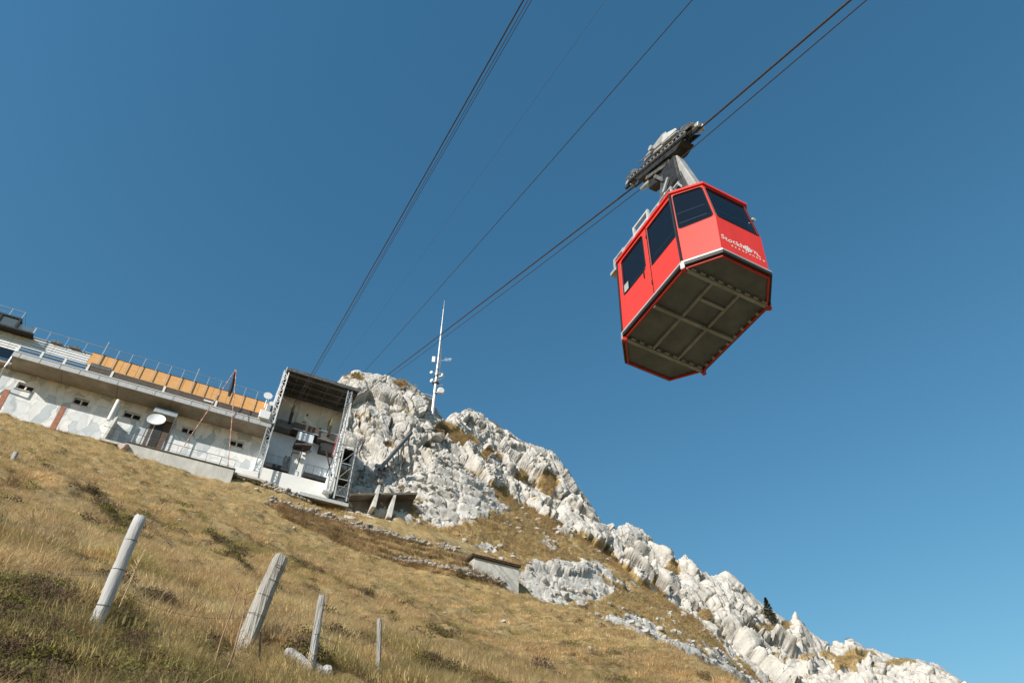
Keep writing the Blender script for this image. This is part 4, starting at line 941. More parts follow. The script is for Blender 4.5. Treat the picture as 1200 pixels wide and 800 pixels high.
MB().bar((3.1, 58.0, 43.0), (3.1, 61.7, 46.5), .1).build('side_brace', 'galv', st)
MB().box((1.9, 57.7, 42.65), (2.9, 58.3, 43.6)).build('cable_box', 'white_metal', st, bevel=.05)
MB().box((2.3, 57.75, 43.6), (2.75, 58.2, 44.4)).build('cable_box', 'galv', st, bevel=.05)
MB().bar((9.7, 57.9, 38.6), (8.9, 59.4, 42.2), .09).bar((9.75, 57.95, 44.6), (10.0, 61, 44.6), .1).build('side_brace', 'dark_steel', st)
MB().bar((9.3, 58.6, 38.9), (9.6, 58.4, 41.5), .07).bar((9.6, 58.4, 41.5), (10.6, 58.2, 42.0), .07).build('stay', 'dark_steel', st)
ban = MB().hexa([(9.52, 58.9, 41.6), (9.55, 58.9, 41.6), (9.55, 59.4, 41.6), (9.52, 59.4, 41.6), (9.7, 58.9, 44.4), (9.73, 58.9, 44.4), (9.73, 59.4, 44.4), (9.7, 59.4, 44.4)]).build('banner', 'banner', st)
MB().hexa([(9.56, 58.55, 41.4), (9.58, 58.55, 41.4), (9.58, 58.88, 41.4), (9.56, 58.88, 41.4), (9.73, 58.55, 44.2), (9.75, 58.55, 44.2), (9.75, 58.88, 44.2), (9.73, 58.88, 44.2)]).build('banner_stripe', 'white_metal', ban)
# white dishes at the left edge of the station roof
for (px, py, r_) in ((314, 464, .42), (318, 473, .24)):
    p = at_m(px, py, 58.0); t = thing('dish_antenna', ['larger white dish antenna on the railing left of the station', 'smaller white dish antenna low on the railing by the station'][r_ < .3], 'dish antenna', tuple(p), 'dish antennas by the station')
    d_ = MB()
    vs = [p+np.array([-.0, .0, 0])+np.array([r_*math.cos(a), -.08*rr_, r_*math.sin(a)*.96])*1 for rr_ in (1,) for a in np.linspace(0, 2*math.pi, 16, endpoint=False)]
    vs2 = [p+np.array([.55*r_*math.cos(a), .16, .55*r_*math.sin(a)]) for a in np.linspace(0, 2*math.pi, 16, endpoint=False)]
    d_.add(vs+vs2, [tuple(range(16)), tuple(range(16, 32))[::-1]]+[(i, (i+1) % 16, 16+(i+1) % 16, 16+i) for i in range(16)]).build('reflector', 'white_metal', t)
    MB().tube([p+np.array([0, .12, 0]), p+np.array([0, .14, -1.3])], .03, 6).build('pole', 'galv', t)

# stair scaffold right of the station
sc_ = thing('stair_tower', 'narrow steel stair tower with landings at the right of the station', 'stair tower', (11, 58, 36.7))
zt2 = sz(419, 513, 58)[1]
for s_, m_ in ((11.45, 57.95), (11.45, 60.2), (10.35, 60.2), (10.3, 57.95)): MB().bar((s_, m_, 36.4), (s_, m_, zt2 if s_ > 11 else zt2-.4), .11).build('post', 'pale_steel' if m_ < 59 else 'mid_steel', sc_)
for k in range(4):
    z0 = 36.8+k*1.75
    fl = MB().hexa([(10.4, 58.2+.5*(k % 2), z0), (11.4, 58.2+.5*(k % 2), z0), (11.4, 60, z0+(1.7 if k % 2 == 0 else .1)), (10.4, 60, z0+(1.7 if k % 2 == 0 else .1)), (10.4, 58.2, z0+.12), (11.4, 58.2, z0+.12), (11.4, 60, z0+.15+(1.7 if k % 2 == 0 else .1)), (10.4, 60, z0+.15+(1.7 if k % 2 == 0 else .1))]).build('flight', 'dark_steel', sc_)
    MB().bar((10.3, 57.95, z0), (11.45, 57.95, z0+.02), .06).build('cross_bar', 'pale_steel', sc_)
    MB().bar((10.3, 57.96, z0), (11.45, 57.96, z0+1.7), .035).build('brace', 'pale_steel', sc_)
MB().bar((9.8, 57.9, zt2-1.3), (11.5, 57.9, zt2-1.15), .1).build('cross_bar', 'galv', sc_)
for k in range(9): MB().bar((10.4+k*.125, 57.9, 36.75), (10.4+k*.125, 57.9, 37.75), .022).build('baluster', 'galv', sc_)
MB().tube([(10.3, 57.9, 37.76), (11.5, 57.9, 37.76)], .03, 6).build('rail', 'galv', sc_)
lattice(11.3, 11.65, 57.9, 36.5, zt2, sc_, 10, 'mid_steel', .06, 'lattice_post')

# concrete gallery with two white buttresses, right of the stair tower
gl_ = thing('concrete_gallery', 'shaded concrete gallery on two white tapered buttresses under the cliff', 'gallery', (15, 60.5, 37))
GMm = 57.6
ga = at_m(412, 590, GMm); gb = at_m(450, 566, GMm); gc = at_m(476, 576, GMm); gd = at_m(518, 592, GMm)
MB().hexa([(11.8, GMm, ga[2]-.3), (gd[0], GMm, gd[2]-.9), (gd[0], GMm+4, gd[2]-.5), (11.8, GMm+4, ga[2]+.3), (11.8, GMm, ga[2]+.7), (gd[0], GMm, gd[2]), (gd[0], GMm+4, gd[2]+.9), (11.8, GMm+4, ga[2]+1.2)]) if False else MB().hexa([(11.7, GMm+.9, ga[2]-1.0), (gc[0]+.9, GMm+.9, gc[2]-2.2), (gc[0]+1.3, GMm+3.5, gc[2]-1.9), (11.7, GMm+3.5, ga[2]-.8), (11.7, GMm+.9, ga[2]+.75), (gc[0]+.9, GMm+.9, gc[2]-.05), (gc[0]+1.3, GMm+3.5, gc[2]), (11.7, GMm+3.5, ga[2]+.9)]).build('gallery_wall', 'shaded_concrete', gl_, bevel=.03)
MB().hexa([(11.7, GMm-.1, ga[2]+.76), (gc[0]+1.1, GMm-.1, gc[2]-.04), (gc[0]+1.4, GMm+3.6, gc[2]+.02), (11.7, GMm+3.6, ga[2]+.92), (11.7, GMm-.1, ga[2]+1.0), (gc[0]+1.1, GMm-.1, gc[2]+.2), (gc[0]+1.4, GMm+3.6, gc[2]+.26), (11.7, GMm+3.6, ga[2]+1.16)]).build('gallery_slab', 'shaded_concrete', gl_, bevel=.02)
for top, bot, wd in (((445, 568), (439, 588), .22), ((464, 576), (457, 600), .26)):
    p1 = at_m(*top, GMm); p0 = at_m(*bot, GMm-.5)
    MB().hexa([(p0[0]-wd, p0[1]-.2, p0[2]-.6), (p0[0]+wd*.6, p0[1]-.2, p0[2]-.6), (p0[0]+wd*.6, GMm+.88, p0[2]-.6), (p0[0]-wd, GMm+.88, p0[2]-.6), (p1[0]-.1, p1[1], p1[2]), (p1[0]+.1, p1[1], p1[2]), (p1[0]+.1, GMm+.88, p1[2]), (p1[0]-.1, GMm+.88, p1[2])]).build('buttress', 'concrete', gl_)
# covered rope rail climbing the rock, fence on the path above
ra = mount_at(448, 560)+np.array([-.3, -.8, .5]); rb = mount_at(485, 515)+np.array([-.3, -.6, .6])
sr = thing('stair_rail', 'long grey handrail beam climbing the rock behind the gallery', 'handrail', tuple(ra), frame='W')
MB().bar(ra, rb, .3, .35).build('rail_beam', 'mid_steel', sr)
for k in range(6):
    p = ra+(rb-ra)*(k+.4)/6; MB().bar(p, p+np.array([.15, .3, -1.6]), .09).build('rail_post', 'mid_steel', sr)
pfc = [mount_at(*q)+np.array([-.1, -.35, .15]) for q in ((494, 512), (503, 511), (512, 511), (521, 512))]
pf = thing('path_fence', 'low dark fence on the ledge path below the mast', 'fence', tuple(pfc[0]), frame='W')
for p in pfc: MB().bar(p+np.array([0, 0, -.5]), p+np.array([0, 0, .75]), .1).build('post', 'plank', pf)
for z_ in (.3, .7): MB().tube([p+np.array([0, 0, z_]) for p in pfc], .055, 6).build('rail', 'plank', pf)

# ================================================================== ANTENNA MAST
ab = at_r(508.5, 470, 76.0); tp_ = hit(521, 352, ab, np.array([ab[0], ab[1], 0])/math.hypot(ab[0], ab[1])); hh = tp_[2]-ab[2]
ms_ = thing('antenna_mast', 'tall slender white radio mast with dishes on the rock summit', 'antenna mast', tuple(ab), frame='W')
def Am(x, y, z): return ab+np.array([x, y, z])
MB().tube([Am(0, 0, -5), Am(0, 0, hh*.33), Am(0, 0, hh*.34), Am(0, 0, hh*.72), Am(0, 0, hh*.73), Am(0, 0, hh*.9), Am(0, 0, hh*.905), Am(0, 0, hh)], [.3, .19, .14, .115, .085, .07, .032, .02], 10).build('mast_pole', 'galv', ms_)
MB().tube([Am(.34, -.1, hh*.15), Am(.3, -.1, hh*.5)], .03, 6).tube([Am(.42, .1, hh*.15), Am(.38, .1, hh*.45)], .025, 6).build('cable_ladder', 'mid_steel', ms_)
for f_, w_ in ((.06, .5), (.28, .42), (.155, .8), (.22, .6)): MB().tube([Am(0, 0, hh*f_), Am(0, 0, hh*f_+.1)], w_*.6, 10).build('mast_collar', 'mid_steel', ms_)
def drum(x, y, z, r, ax, name='drum_dish'):
    ax = np.array(ax, float); ax /= np.linalg.norm(ax); p = Am(x, y, z)
    o = MB().tube([p-ax*.3*r*1.4, p-ax*.1, p+ax*.32*r, p+ax*.45*r], [r*.45, r, r, r*.8], 18).build(name, 'white_metal', ms_)
    MB().bar(Am(0, 0, z), p, .07).build('bracket', 'galv', o)
drum(.85, -.35, hh*.075, .5, (.35, -.8, -.1)); drum(.9, -.3, hh*.215, .32, (.9, -.4, 0)); drum(-.55, -.3, hh*.17, .28, (-.6, -.7, 0)); drum(-.75, -.2, hh*.25, .22, (-.3, -.9, 0))
MB().box(tuple(Am(-.85, -.35, hh*.345)), tuple(Am(-.42, -.2, hh*.395))).build('panel_antenna', 'white_metal', ms_)
MB().bar(Am(0, 0, hh*.36), Am(-.5, -.2, hh*.36), .06).build('bracket', 'galv', ms_)
for z_, l_ in ((.13, 1.2), (.18, .9), (.24, 1.0)): MB().tube([Am(-.1, -.2, hh*z_), Am(l_*.9, -.25, hh*z_+.1)], .035, 6).build('aerial_arm', 'galv', ms_)
yg = MB().tube([Am(.1, 0, hh*.365), Am(1.9, -.1, hh*.385)], .03, 6).build('yagi_aerial', 'white_metal', ms_)
for k in range(5): MB().tube([Am(1.0+.2*k, -.1, hh*.375-.28), Am(1.0+.2*k, -.1, hh*.375+.35)], .02, 5).build('yagi_element', 'white_metal', yg)
MB().tube([Am(-.1, -.1, .75), Am(-1.0, -.4, .9), Am(-1.5, -.7, .55), Am(-2.0, -1.0, .2)], .06, 6).tube([Am(-.1, .1, .45), Am(-1.0, -.2, .5), Am(-1.7, -.5, -.2)], .04, 6).build('cable_tray', 'pale_steel', ms_)
for k in range(6): MB().tube([Am(-.25, -.1, hh*.3+k*.9), Am(.25, -.1, hh*.3+k*.9)], .02, 5).build('climbing_rung', 'galv', ms_)

# ================================================================== SMALL HUT
h0 = at_r(608, 692, 53.5); hm = -(h0@NN)
hs0, hz1 = sz(608, 665, hm); hsl = sz(556, 647, hm)[0]
hut = thing('stone_hut', 'small pale rendered hut with brown tiled roof on the slope', 'hut', (hs0, hm, h0[2]-.4))
MB().box((hsl, hm, h0[2]-1.5), (hs0, hm+2.4, hz1)).build('wall', 'concrete', hut, bevel=.02)
zr_ = hz1
MB().hexa([(hsl-.25, hm-.2, zr_+.005), (hs0+.12, hm-.2, zr_+.005), (hs0+.12, hm+2.7, zr_+.5), (hsl-.25, hm+2.7, zr_+.5), (hsl-.25, hm-.2, zr_+.1), (hs0+.12, hm-.2, zr_+.1), (hs0+.12, hm+2.7, zr_+.6), (hsl-.25, hm+2.7, zr_+.6)]).build('roof_slab', 'plank', hut)
for k in range(14):
    a = hsl-.3+k*(hs0-hsl+.45)/14; b = a+(hs0-hsl+.45)/14-.02
    MB().hexa([(a, hm-.26, zr_+.105), (b, hm-.26, zr_+.105), (b, hm+2.75, zr_+.61), (a, hm+2.75, zr_+.61), (a+.03, hm-.26, zr_+.17), (b-.03, hm-.26, zr_+.17), (b-.03, hm+2.75, zr_+.675), (a+.03, hm+2.75, zr_+.675)]).build('tile_row', 'tile', hut)
# ================================================================== PLACING THINGS ON THE SLOPE
_rm = np.concatenate([np.arange(2.6, 14, .04), np.arange(14, 66, .15)])
def on_ground(px, py, r0=2.6, r1=66):
    d = ray(px, py); k = math.hypot(d[0], d[1]); rs_ = _rm[(_rm >= r0) & (_rm <= r1)]; x = d[0]/k*rs_; y = d[1]/k*rs_
    dz = ground(x, y)-d[2]/k*rs_; i = int(np.argmax(dz >= 0)) if (dz >= 0).any() else int(np.argmax(dz)); return np.array([x[i], y[i], float(ground([x[i]], [y[i]])[0])])
def above(P, px, py):
    """where a view ray passes the upright plane through P"""
    h = np.array([P[0], P[1], 0])/math.hypot(P[0], P[1]); return hit(px, py, P, h)
def post(base, top, w0, w1, name, mt, label, sides, jit, cuts=()):
    P = on_ground(*base, r1=9.5); T = above(P, *top); dep = P@CF; r0 = w0/2/FPX*dep; r1 = w1/2/FPX*(T@CF)
    P = P-(T-P)*.22; n = 16; ax = (T-P)/np.linalg.norm(T-P); a = np.cross(ax, [0.3, -1, 0]); a /= np.linalg.norm(a); b = np.cross(ax, a)
    mb = MB(); vs = []; ph = random.random()*6
    for i in range(n+1):
        t = i/n; c = P+(T-P)*t+a*jit*r0*.35*math.sin(3.1*t+ph)+b*jit*r0*.3*math.sin(4.7*t+1)
        for k in range(sides):
            q = 2*math.pi*k/sides; rr = (r0+(r1-r0)*t)*(1+jit*.16*math.sin(q*2+ph)+jit*.10*math.sin(q*5+t*4)+random.uniform(-1, 1)*.035*jit)
            for c_t in cuts:
                if abs(t-c_t) < .02: rr *= .93
            if i == n: rr *= .92
            vs.append(c+(a*math.cos(q)+b*math.sin(q))*rr+(ax*random.uniform(-1, 1)*.012 if i == n else 0))
    fs = [(i*sides+k, i*sides+(k+1) % sides, (i+1)*sides+(k+1) % sides, (i+1)*sides+k) for i in range(n) for k in range(sides)]
    vs.append(T+ax*.012); fs += [(n*sides+k, n*sides+(k+1) % sides, len(vs)-1) for k in range(sides)]
    t_ = thing(name, label, 'fence post', tuple(P), 'old fence posts in the meadow', 'W')
    mb.add(vs, fs).build('shaft', mt, t_, smooth=sides > 15)
    return t_, P, T, a, b, r0, r1, ax
M['post_smooth'] = mat('smooth_weathered_wood', (.52, .52, .53), .8, var=.2, scale=12, bump=.25, c2=(.34, .335, .33), stretch=(1, 1, .12))
posts_ = []
for args in (((102.5, 754), (165, 606), 16, 13.5, 'fence_post', 'post_smooth', 'round smooth pale fence post leaning right, leftmost of the posts', 22, .16, (.42, .68)),
             ((283, 760), (331, 653), 21.5, 17.5, 'fence_post', 'post_wood', 'thick rough grey fence post leaning right with wire wound round it', 7, .42, (.6, .8)),
             ((360, 794), (379, 698), 9, 7, 'fence_post', 'post_wood_pale', 'thin pale crooked fence post beside the lying log', 10, .9, ()),
             ((443, 797), (444.5, 725), 6.4, 6.2, 'fence_post', 'post_wood', 'thin upright grey stake, rightmost of the fence posts', 10, .3, ())):
    posts_.append(post(*args))
def ring(pi, t, parent_name='wire_wrap'):
    t_, P, T, a, b, r0, r1, ax = posts_[pi]; c = P+(T-P)*t; r_ = (r0+(r1-r0)*t)*1.06
    MB().tube([c+(a*math.cos(q)+b*math.sin(q))*r_+ax*.01*math.sin(q) for q in np.linspace(0, 2*math.pi, 15)], .002, 5, False).build(parent_name, 'wire', t_)
for pi, ts in ((0, (.4, .63, .83)), (1, (.45, .62, .76, .88, .9)), (2, (.6, .9))):
    for t in ts: ring(pi, t)
# a short piece of wood nailed behind the thick post top
t_, P, T, a, b, r0, r1, ax = posts_[1]
def wire(label, pts, r=.0013):
    return lone(MB().tube(pts, r, 5), 'fence_wire', 'wire', label, 'wire', 'slack fence wires')
def sag(p, q, s, n=14): return [p+(q-p)*t+np.array([0, 0, -s*4*t*(1-t)]) for t in np.linspace(0, 1, n)]
def pp(i, t): _, P, T, *_r = posts_[i]; return P+(T-P)*t
lft = on_ground(-25, 690)+np.array([0, 0, .35])
wire('thin slack wire from the left edge to the round pale post', sag(lft, pp(0, .63), .12))
wire('thin slack wire between the round pale post and the thick grey post', sag(pp(0, .52), pp(1, .45), .10))
wire('thin upper wire between the thick grey post and the thin pale post', sag(pp(1, .62), pp(2, .7), .06))
wire('thin wire from the thin pale post to the rightmost stake', sag(pp(2, .6), pp(3, .7), .06))
# lying log in two pieces, dark stick
def log(p, q, r, mt, label):
    A_ = on_ground(*p); B_ = on_ground(*q); up = np.array([0, 0, r*.8]); n = 8; d = (B_-A_)
    pts = [A_+d*t+up+np.array([0, 0, .01*math.sin(7*t)]) for t in np.linspace(0, 1, n)]
    lone(MB().tube(pts, [r*(1+.1*math.sin(i*2.3)) for i in range(n)], 9), 'log', mt, label, 'log', 'pale logs lying by the thin post')
log((334, 771), (366, 789), .045, 'post_wood_pale', 'upper short pale rough log lying left of the thin post foot')
log((352, 787), (386, 794), .05, 'post_wood_pale', 'lower pale log lying beside the thin crooked fence post')
P = on_ground(306, 786); lone(MB().tube([P-np.array([0, 0, .1]), above(P, 305, 740)], .008, 6), 'iron_rod', 'dark_steel', 'thin dark iron rod standing right of the thick grey post', 'rod')
P = on_ground(15, 540); lone(MB().tube([P-np.array([0, 0, .3]), above(P, 19, 530)], .08, 8), 'stake', 'post_wood_pale', 'small pale stake in the grass at far left below the building', 'stake')
# dry stalks
def stalk(pts, r, mt, label, group='tall dry stalks'):
    P = on_ground(*pts[0]); q = [P-np.array([0, 0, .05])]+[above(P, *p) for p in pts[1:]]
    n = len(q); o = thing('dry_stalk', label, 'dry stalk', tuple(P), group, 'W')
    MB().tube(q, [r*(1-.6*i/(n-1)) for i in range(n)], 5).build('stem', mt, o)
    mb = MB()
    for k in range(5):
        t = .45+.11*k; c = q[-2]+(q[-1]-q[-2])*min(1, t); d = np.array([random.uniform(-.05, .05), random.uniform(-.05, .05), .05]); mb.bar(c, c+d, r*.6)
    mb.build('twig', mt, o)
stalk([(246, 800), (258, 752), (276, 702), (279, 690)], .007, 'stalk_red', 'reddish dry stalk, left of the two before the thick post')
stalk([(258, 797), (272, 770), (284, 725), (290, 692)], .008, 'stalk_red', 'reddish dry stalk close in front of the thick post')
stalk([(127, 740), (148, 692), (170, 642)], .006, 'stalk', 'long straw stalk bending right beside the round pale post')
stalk([(133, 712), (150, 684), (163, 655)], .005, 'stalk', 'shorter straw stalk beside the round pale post')
stalk([(356, 800), (361, 784), (366, 765)], .006, 'stalk', 'pale stalk crossing the lying log')
random.seed(3)
for k, (x_, y_) in enumerate(((47, 612), (55, 612), (50, 614), (62, 628), (46, 660), (58, 655), (166, 690), (188, 700), (215, 705), (160, 735), (352, 742), (425, 700), (470, 745), (300, 725), (395, 790), (410, 770))):
    h_ = random.uniform(22, 42) if y_ < 640 else random.uniform(18, 34); ln = random.uniform(2, 18)
    stalk([(x_, y_), (x_+ln*.35, y_-h_*.55), (x_+ln, y_-h_)], .004, 'stalk', 'thin straw coloured dry stalk standing in the dry meadow grass', 'thin dry stalks in the meadow')

# ------------------------------------------------------------------ stones
def stone_mb(c, r, flat=.6, seed=0, mb=None, sub=2):
    bm = bmesh.new(); bmesh.ops.create_icosphere(bm, subdivisions=sub, radius=1)
    V = np.array([v.co[:] for v in bm.verts]); rs_ = np.random.default_rng(seed); A_ = rs_.normal(size=(7, 3)); A_ /= np.linalg.norm(A_, axis=1)[:, None]; dd = rs_.uniform(.55, .9, 7)
    for n_, d_ in zip(A_, dd):                    # cut by random planes: angular limestone
        s_ = V@n_; V = V-np.outer(np.maximum(0, s_-d_), n_)
    V = V*np.array([1, rs_.uniform(.6, 1), flat])*r; q = rs_.uniform(0, 6); V[:, :2] = V[:, :2]@np.array([[math.cos(q), -math.sin(q)], [math.sin(q), math.cos(q)]])
    mb = mb or MB(); fs = [tuple(v.index for v in f.verts) for f in bm.faces]; bm.free(); return mb.add(V+np.array(c), fs)
P = at_m(144, 524, 57.0)
lone(stone_mb(P, .5, .85, 5, sub=3), 'boulder', 'pink_stone', 'rounded pinkish boulder at the left end of the retaining wall', 'boulder', frame='B')
sp_ = [(50, 627, .10), (229, 620, .13), (210, 612, .10), (274, 635, .08), (66, 550, .16), (127, 641, .07), (98, 651, .06), (114, 626, .07), (30, 608, .09), (371, 640, .12), (185, 505+60, .15), (300, 575, .3), (312, 590, .3), (345, 620, .2), (395, 690, .1), (480, 700, .1), (520, 720, .12), (590, 730, .13), (691, 760, .12), (650, 745, .1), (545, 700, .15), (445, 655, .15), (290, 610, .15), (240, 640, .06), (182, 672, .05), (365, 615, .25)]
for k, (x_, y_, r_) in enumerate(sp_):
    P = on_ground(x_, y_); lone(stone_mb(P+np.array([0, 0, r_*.15]), r_, .6, 20+k), 'stone', 'stone', ('tiny' if r_ < .09 else 'small' if r_ < .14 else 'larger')+' pale limestone in the grass '+('left of the round post' if x_ < 140 else 'between the round post and the thick post' if x_ < 300 else 'right of the thick post'), 'stone', 'pale stones in the meadow')
# boulders and blocks lying on the turf shoulder below the cliffs
for k in range(90):
    x_ = random.uniform(440, 870); y_ = 590+(x_-440)*.47+random.uniform(-14, 26)
    P = mount_at(x_, y_); r_ = random.choice([.22, .28, .35, .35, .45, .6]); ar_ = 'between the gallery and the hut' if x_ < 560 else 'on the turf above the hut' if x_ < 690 else 'on the turf strip at lower right below the cliff'
    lone(stone_mb(P, r_, .7, 90+k), 'block', 'stone', ('larger' if r_ > .4 else 'small')+' angular pale limestone block '+ar_, 'rock block', 'limestone blocks under the cliff')
# scree: rubble strewn over the shoulder, too small and too many to count
sc_m = MB(); zone = np.nonzero((Tf > .8) & (Tf < 4.6))[0]; zp = mount_pts[zone]; zn = fbm(zp*.28, 3, 150)+.5*fbm(zp*1.1, 2, 153)+.35*(1-mount_turf[zone]); zone = zone[zn > .16]
for k, i_ in enumerate(rng.choice(zone, 2600)):
    r_ = float(rng.choice([.1, .14, .2, .28, .38, .52], p=[.22, .26, .24, .16, .08, .04])); stone_mb(mount_pts[i_]+np.array([rng.normal()*.1, rng.normal()*.1, r_*.2]), r_, .7, 5000+k % 60, sc_m, 1)
tag(sc_m.build('scree', 'stone'), 'pale limestone rubble strewn over the turf below the cliffs', kind='stuff')
M['wall_stone'] = mat('weathered_wall_stone', (.47, .44, .40), .9, var=.2, scale=2.5, bump=.5, c2=(.22, .2, .17))
# dry stone walls
def dry_wall(label, line_, h, n, seed, rr=(.14, .3), back=.5):
    rs_ = np.random.default_rng(seed); L = [on_ground(*p) for p in line_]; seglen = [np.linalg.norm(b-a) for a, b in zip(L, L[1:])]; tot = sum(seglen)
    t_ = thing('dry_stone_wall', label, 'stone wall', tuple(L[0]), 'dry stone terrace walls', 'W'); mb = MB()
    for k in range(n):
        d = rs_.uniform(0, tot); i = 0
        while d > seglen[i]: d -= seglen[i]; i += 1
        p = L[i]+(L[i+1]-L[i])*d/seglen[i]; zt_ = h*(.6+.4*math.sin(k))*rs_.uniform(0, 1); stone_mb(p+np.array([rs_.normal()*.12, rs_.normal()*.12+back*zt_, zt_]), rs_.uniform(*rr), .62, 300+k+seed*1000, mb, 1)
    o = mb.build('stones', 'wall_stone', t_); o['kind'] = 'stuff'
dry_wall('long dry stone terrace wall running from below the station towards the hut', [(316, 588), (361, 602), (407, 615), (449, 628), (487, 636), (537, 648)], .75, 480, 1)
dry_wall('lower short dry stone wall ending at the small hut', [(465, 658), (500, 664), (530, 670), (588, 687)], .7, 320, 2)
dry_wall('rough stone footing below the white base of the station', [(277, 561), (300, 568), (330, 578), (362, 590)], .7, 300, 3, (.15, .32))

# ------------------------------------------------------------------ conifer on the ridge
tp = mount_at(906, 736); tree = thing('conifer', 'small dark spruce growing on the rock ridge at right', 'tree', tuple(tp), frame='W')
TH = 5.2; MB().tube([tp-np.array([0, 0, .5]), tp+np.array([-.1, 0, TH*.5]), tp+np.array([0, 0, TH])], [.16, .09, .02], 7).build('trunk', 'plank', tree)
cr = MB(); rs_ = np.random.default_rng(5)
for k in range(2600):
    t = rs_.uniform(.02, 1)**1.0; rad = (1-t)*1.9*(.55+.45*abs(math.sin(t*26)))+.05; q = rs_.uniform(0, 2*math.pi); rr = rad*rs_.uniform(.35, 1.05)
    c = tp+np.array([rr*math.cos(q), rr*math.sin(q), TH*t-.25*rr]); d = np.array([math.cos(q), math.sin(q), -.35])*.2; s_ = np.array([-math.sin(q), math.cos(q), rs_.uniform(-.4, .4)])*.07
    cr.add([c-s_, c+s_, c+d], [(0, 1, 2)])
cr.build('crown', mat('spruce_needles', (.20, .205, .075), .8, var=.3, scale=2), tree)
for k, (x_, y_) in enumerate(((918, 746), (881, 722))):
    p = mount_at(x_, y_); t2 = thing('shrub', ['low dark shrub to the right of the small spruce', 'low dark shrub to the left of the small spruce'][k], 'shrub', tuple(p), frame='W'); c2 = MB()
    for j in range(260):
        v = rs_.normal(size=3)*np.array([.45, .45, .28]); c = p+v+np.array([0, 0, .25]); s_ = rs_.normal(size=3)*.09; d = rs_.normal(size=3)*.13; c2.add([c-s_, c+s_, c+d], [(0, 1, 2)])
    c2.build('foliage', 'meadow' if False else M.setdefault('shrub_green', mat('shrub_foliage', (.08, .08, .025), .8, var=.3, scale=2)), t2)

# ================================================================== GRASS (uncountable: instanced tufts)
lib = bpy.data.collections.new('tufts')
def lib_obj(name, mb):
    me = bpy.data.meshes.new(name); me.from_pydata(mb.v, [], mb.f); me.materials.append(M['blade']); o = bpy.data.objects.new(name, me); return o
def blades(n, h, wd, spread, lean, seed, segs=3):
    rs_ = np.random.default_rng(seed); mb = MB()
    for k in range(n):
        q = rs_.uniform(0, 2*math.pi); r_ = spread*math.sqrt(rs_.uniform(0, 1)); b_ = np.array([r_*math.cos(q), r_*math.sin(q), -.03]); H = rs_.uniform(*h); ql = q+rs_.normal()*.9; dl = np.array([math.cos(ql), math.sin(ql), 0])*lean*rs_.uniform(.4, 1.5)
        side = np.array([-math.sin(ql+rs_.normal()*.8), math.cos(ql), 0])*wd*.5*rs_.uniform(.6, 1.3); vs = []
        for i in range(segs+1):
            t = i/segs; c = b_+np.array([0, 0, H*t*(1-.25*lean*t)])+dl*H*t*t; wq = side*(1-t*.92); vs += [c-wq, c+wq]
        mb.add(vs, [(2*i, 2*i+1, 2*i+3, 2*i+2) for i in range(segs)])
    return mb
def leaves(n, rad, h, size, seed):
    rs_ = np.random.default_rng(seed); mb = MB()
    for k in range(n):
        v = rs_.normal(size=3); v /= np.linalg.norm(v); v[2] = abs(v[2]); r_ = rs_.uniform(.55, 1.05); c = v*np.array([rad, rad, h])*r_; d = (v*.6+rs_.normal(size=3)*.6); d /= np.linalg.norm(d); s_ = np.cross(d, rs_.normal(size=3)); s_ /= np.linalg.norm(s_)+1e-9; z = size*rs_.uniform(.6, 1.4)
        mb.add([c, c+d*z*.5+s_*z*.32, c+d*z, c+d*z*.5-s_*z*.32], [(0, 1, 2, 3)])
    return mb
VARS = []
for k in range(4): VARS.append(lib_obj(f'tuft_{len(VARS):02d}', blades(26, (.05, .145), .0045, .075, 1.0, 10+k)))            # 0-3 near
for k in range(4): VARS.append(lib_obj(f'tuft_{len(VARS):02d}', blades(24, (.06, .16), .009, .11, 1.0, 20+k)))             # 4-7 middle
for k in range(4): VARS.append(lib_obj(f'tuft_{len(VARS):02d}', blades(24, (.08, .22), .022, .19, 1.0, 30+k)))            # 8-11 far
for k in range(2): VARS.append(lib_obj(f'tuft_{len(VARS):02d}', blades(60, (.03, .085), .005, .15, .8, 40+k, 2)))         # 12-13 turf
for k in range(3): VARS.append(lib_obj(f'tuft_{len(VARS):02d}', leaves(240, .16, .13, .022, 50+k)))                       # 14-16 near dwarf shrub
for k in range(3): VARS.append(lib_obj(f'tuft_{len(VARS):02d}', leaves(170, .26, .19, .05, 60+k)))                        # 17-19 far dwarf shrub
for k in range(2): VARS.append(lib_obj(f'tuft_{len(VARS):02d}', blades(70, (.22, .42), .02, .20, 1.5, 70+k)))             # 20-21 drooping tussock
for k in range(3): VARS.append(lib_obj(f'tuft_{len(VARS):02d}', blades(9, (.22, .42), .0032, .05, .55, 80+k, 4)))         # 22-24 tall thin stems
for o in VARS: lib.objects.link(o)
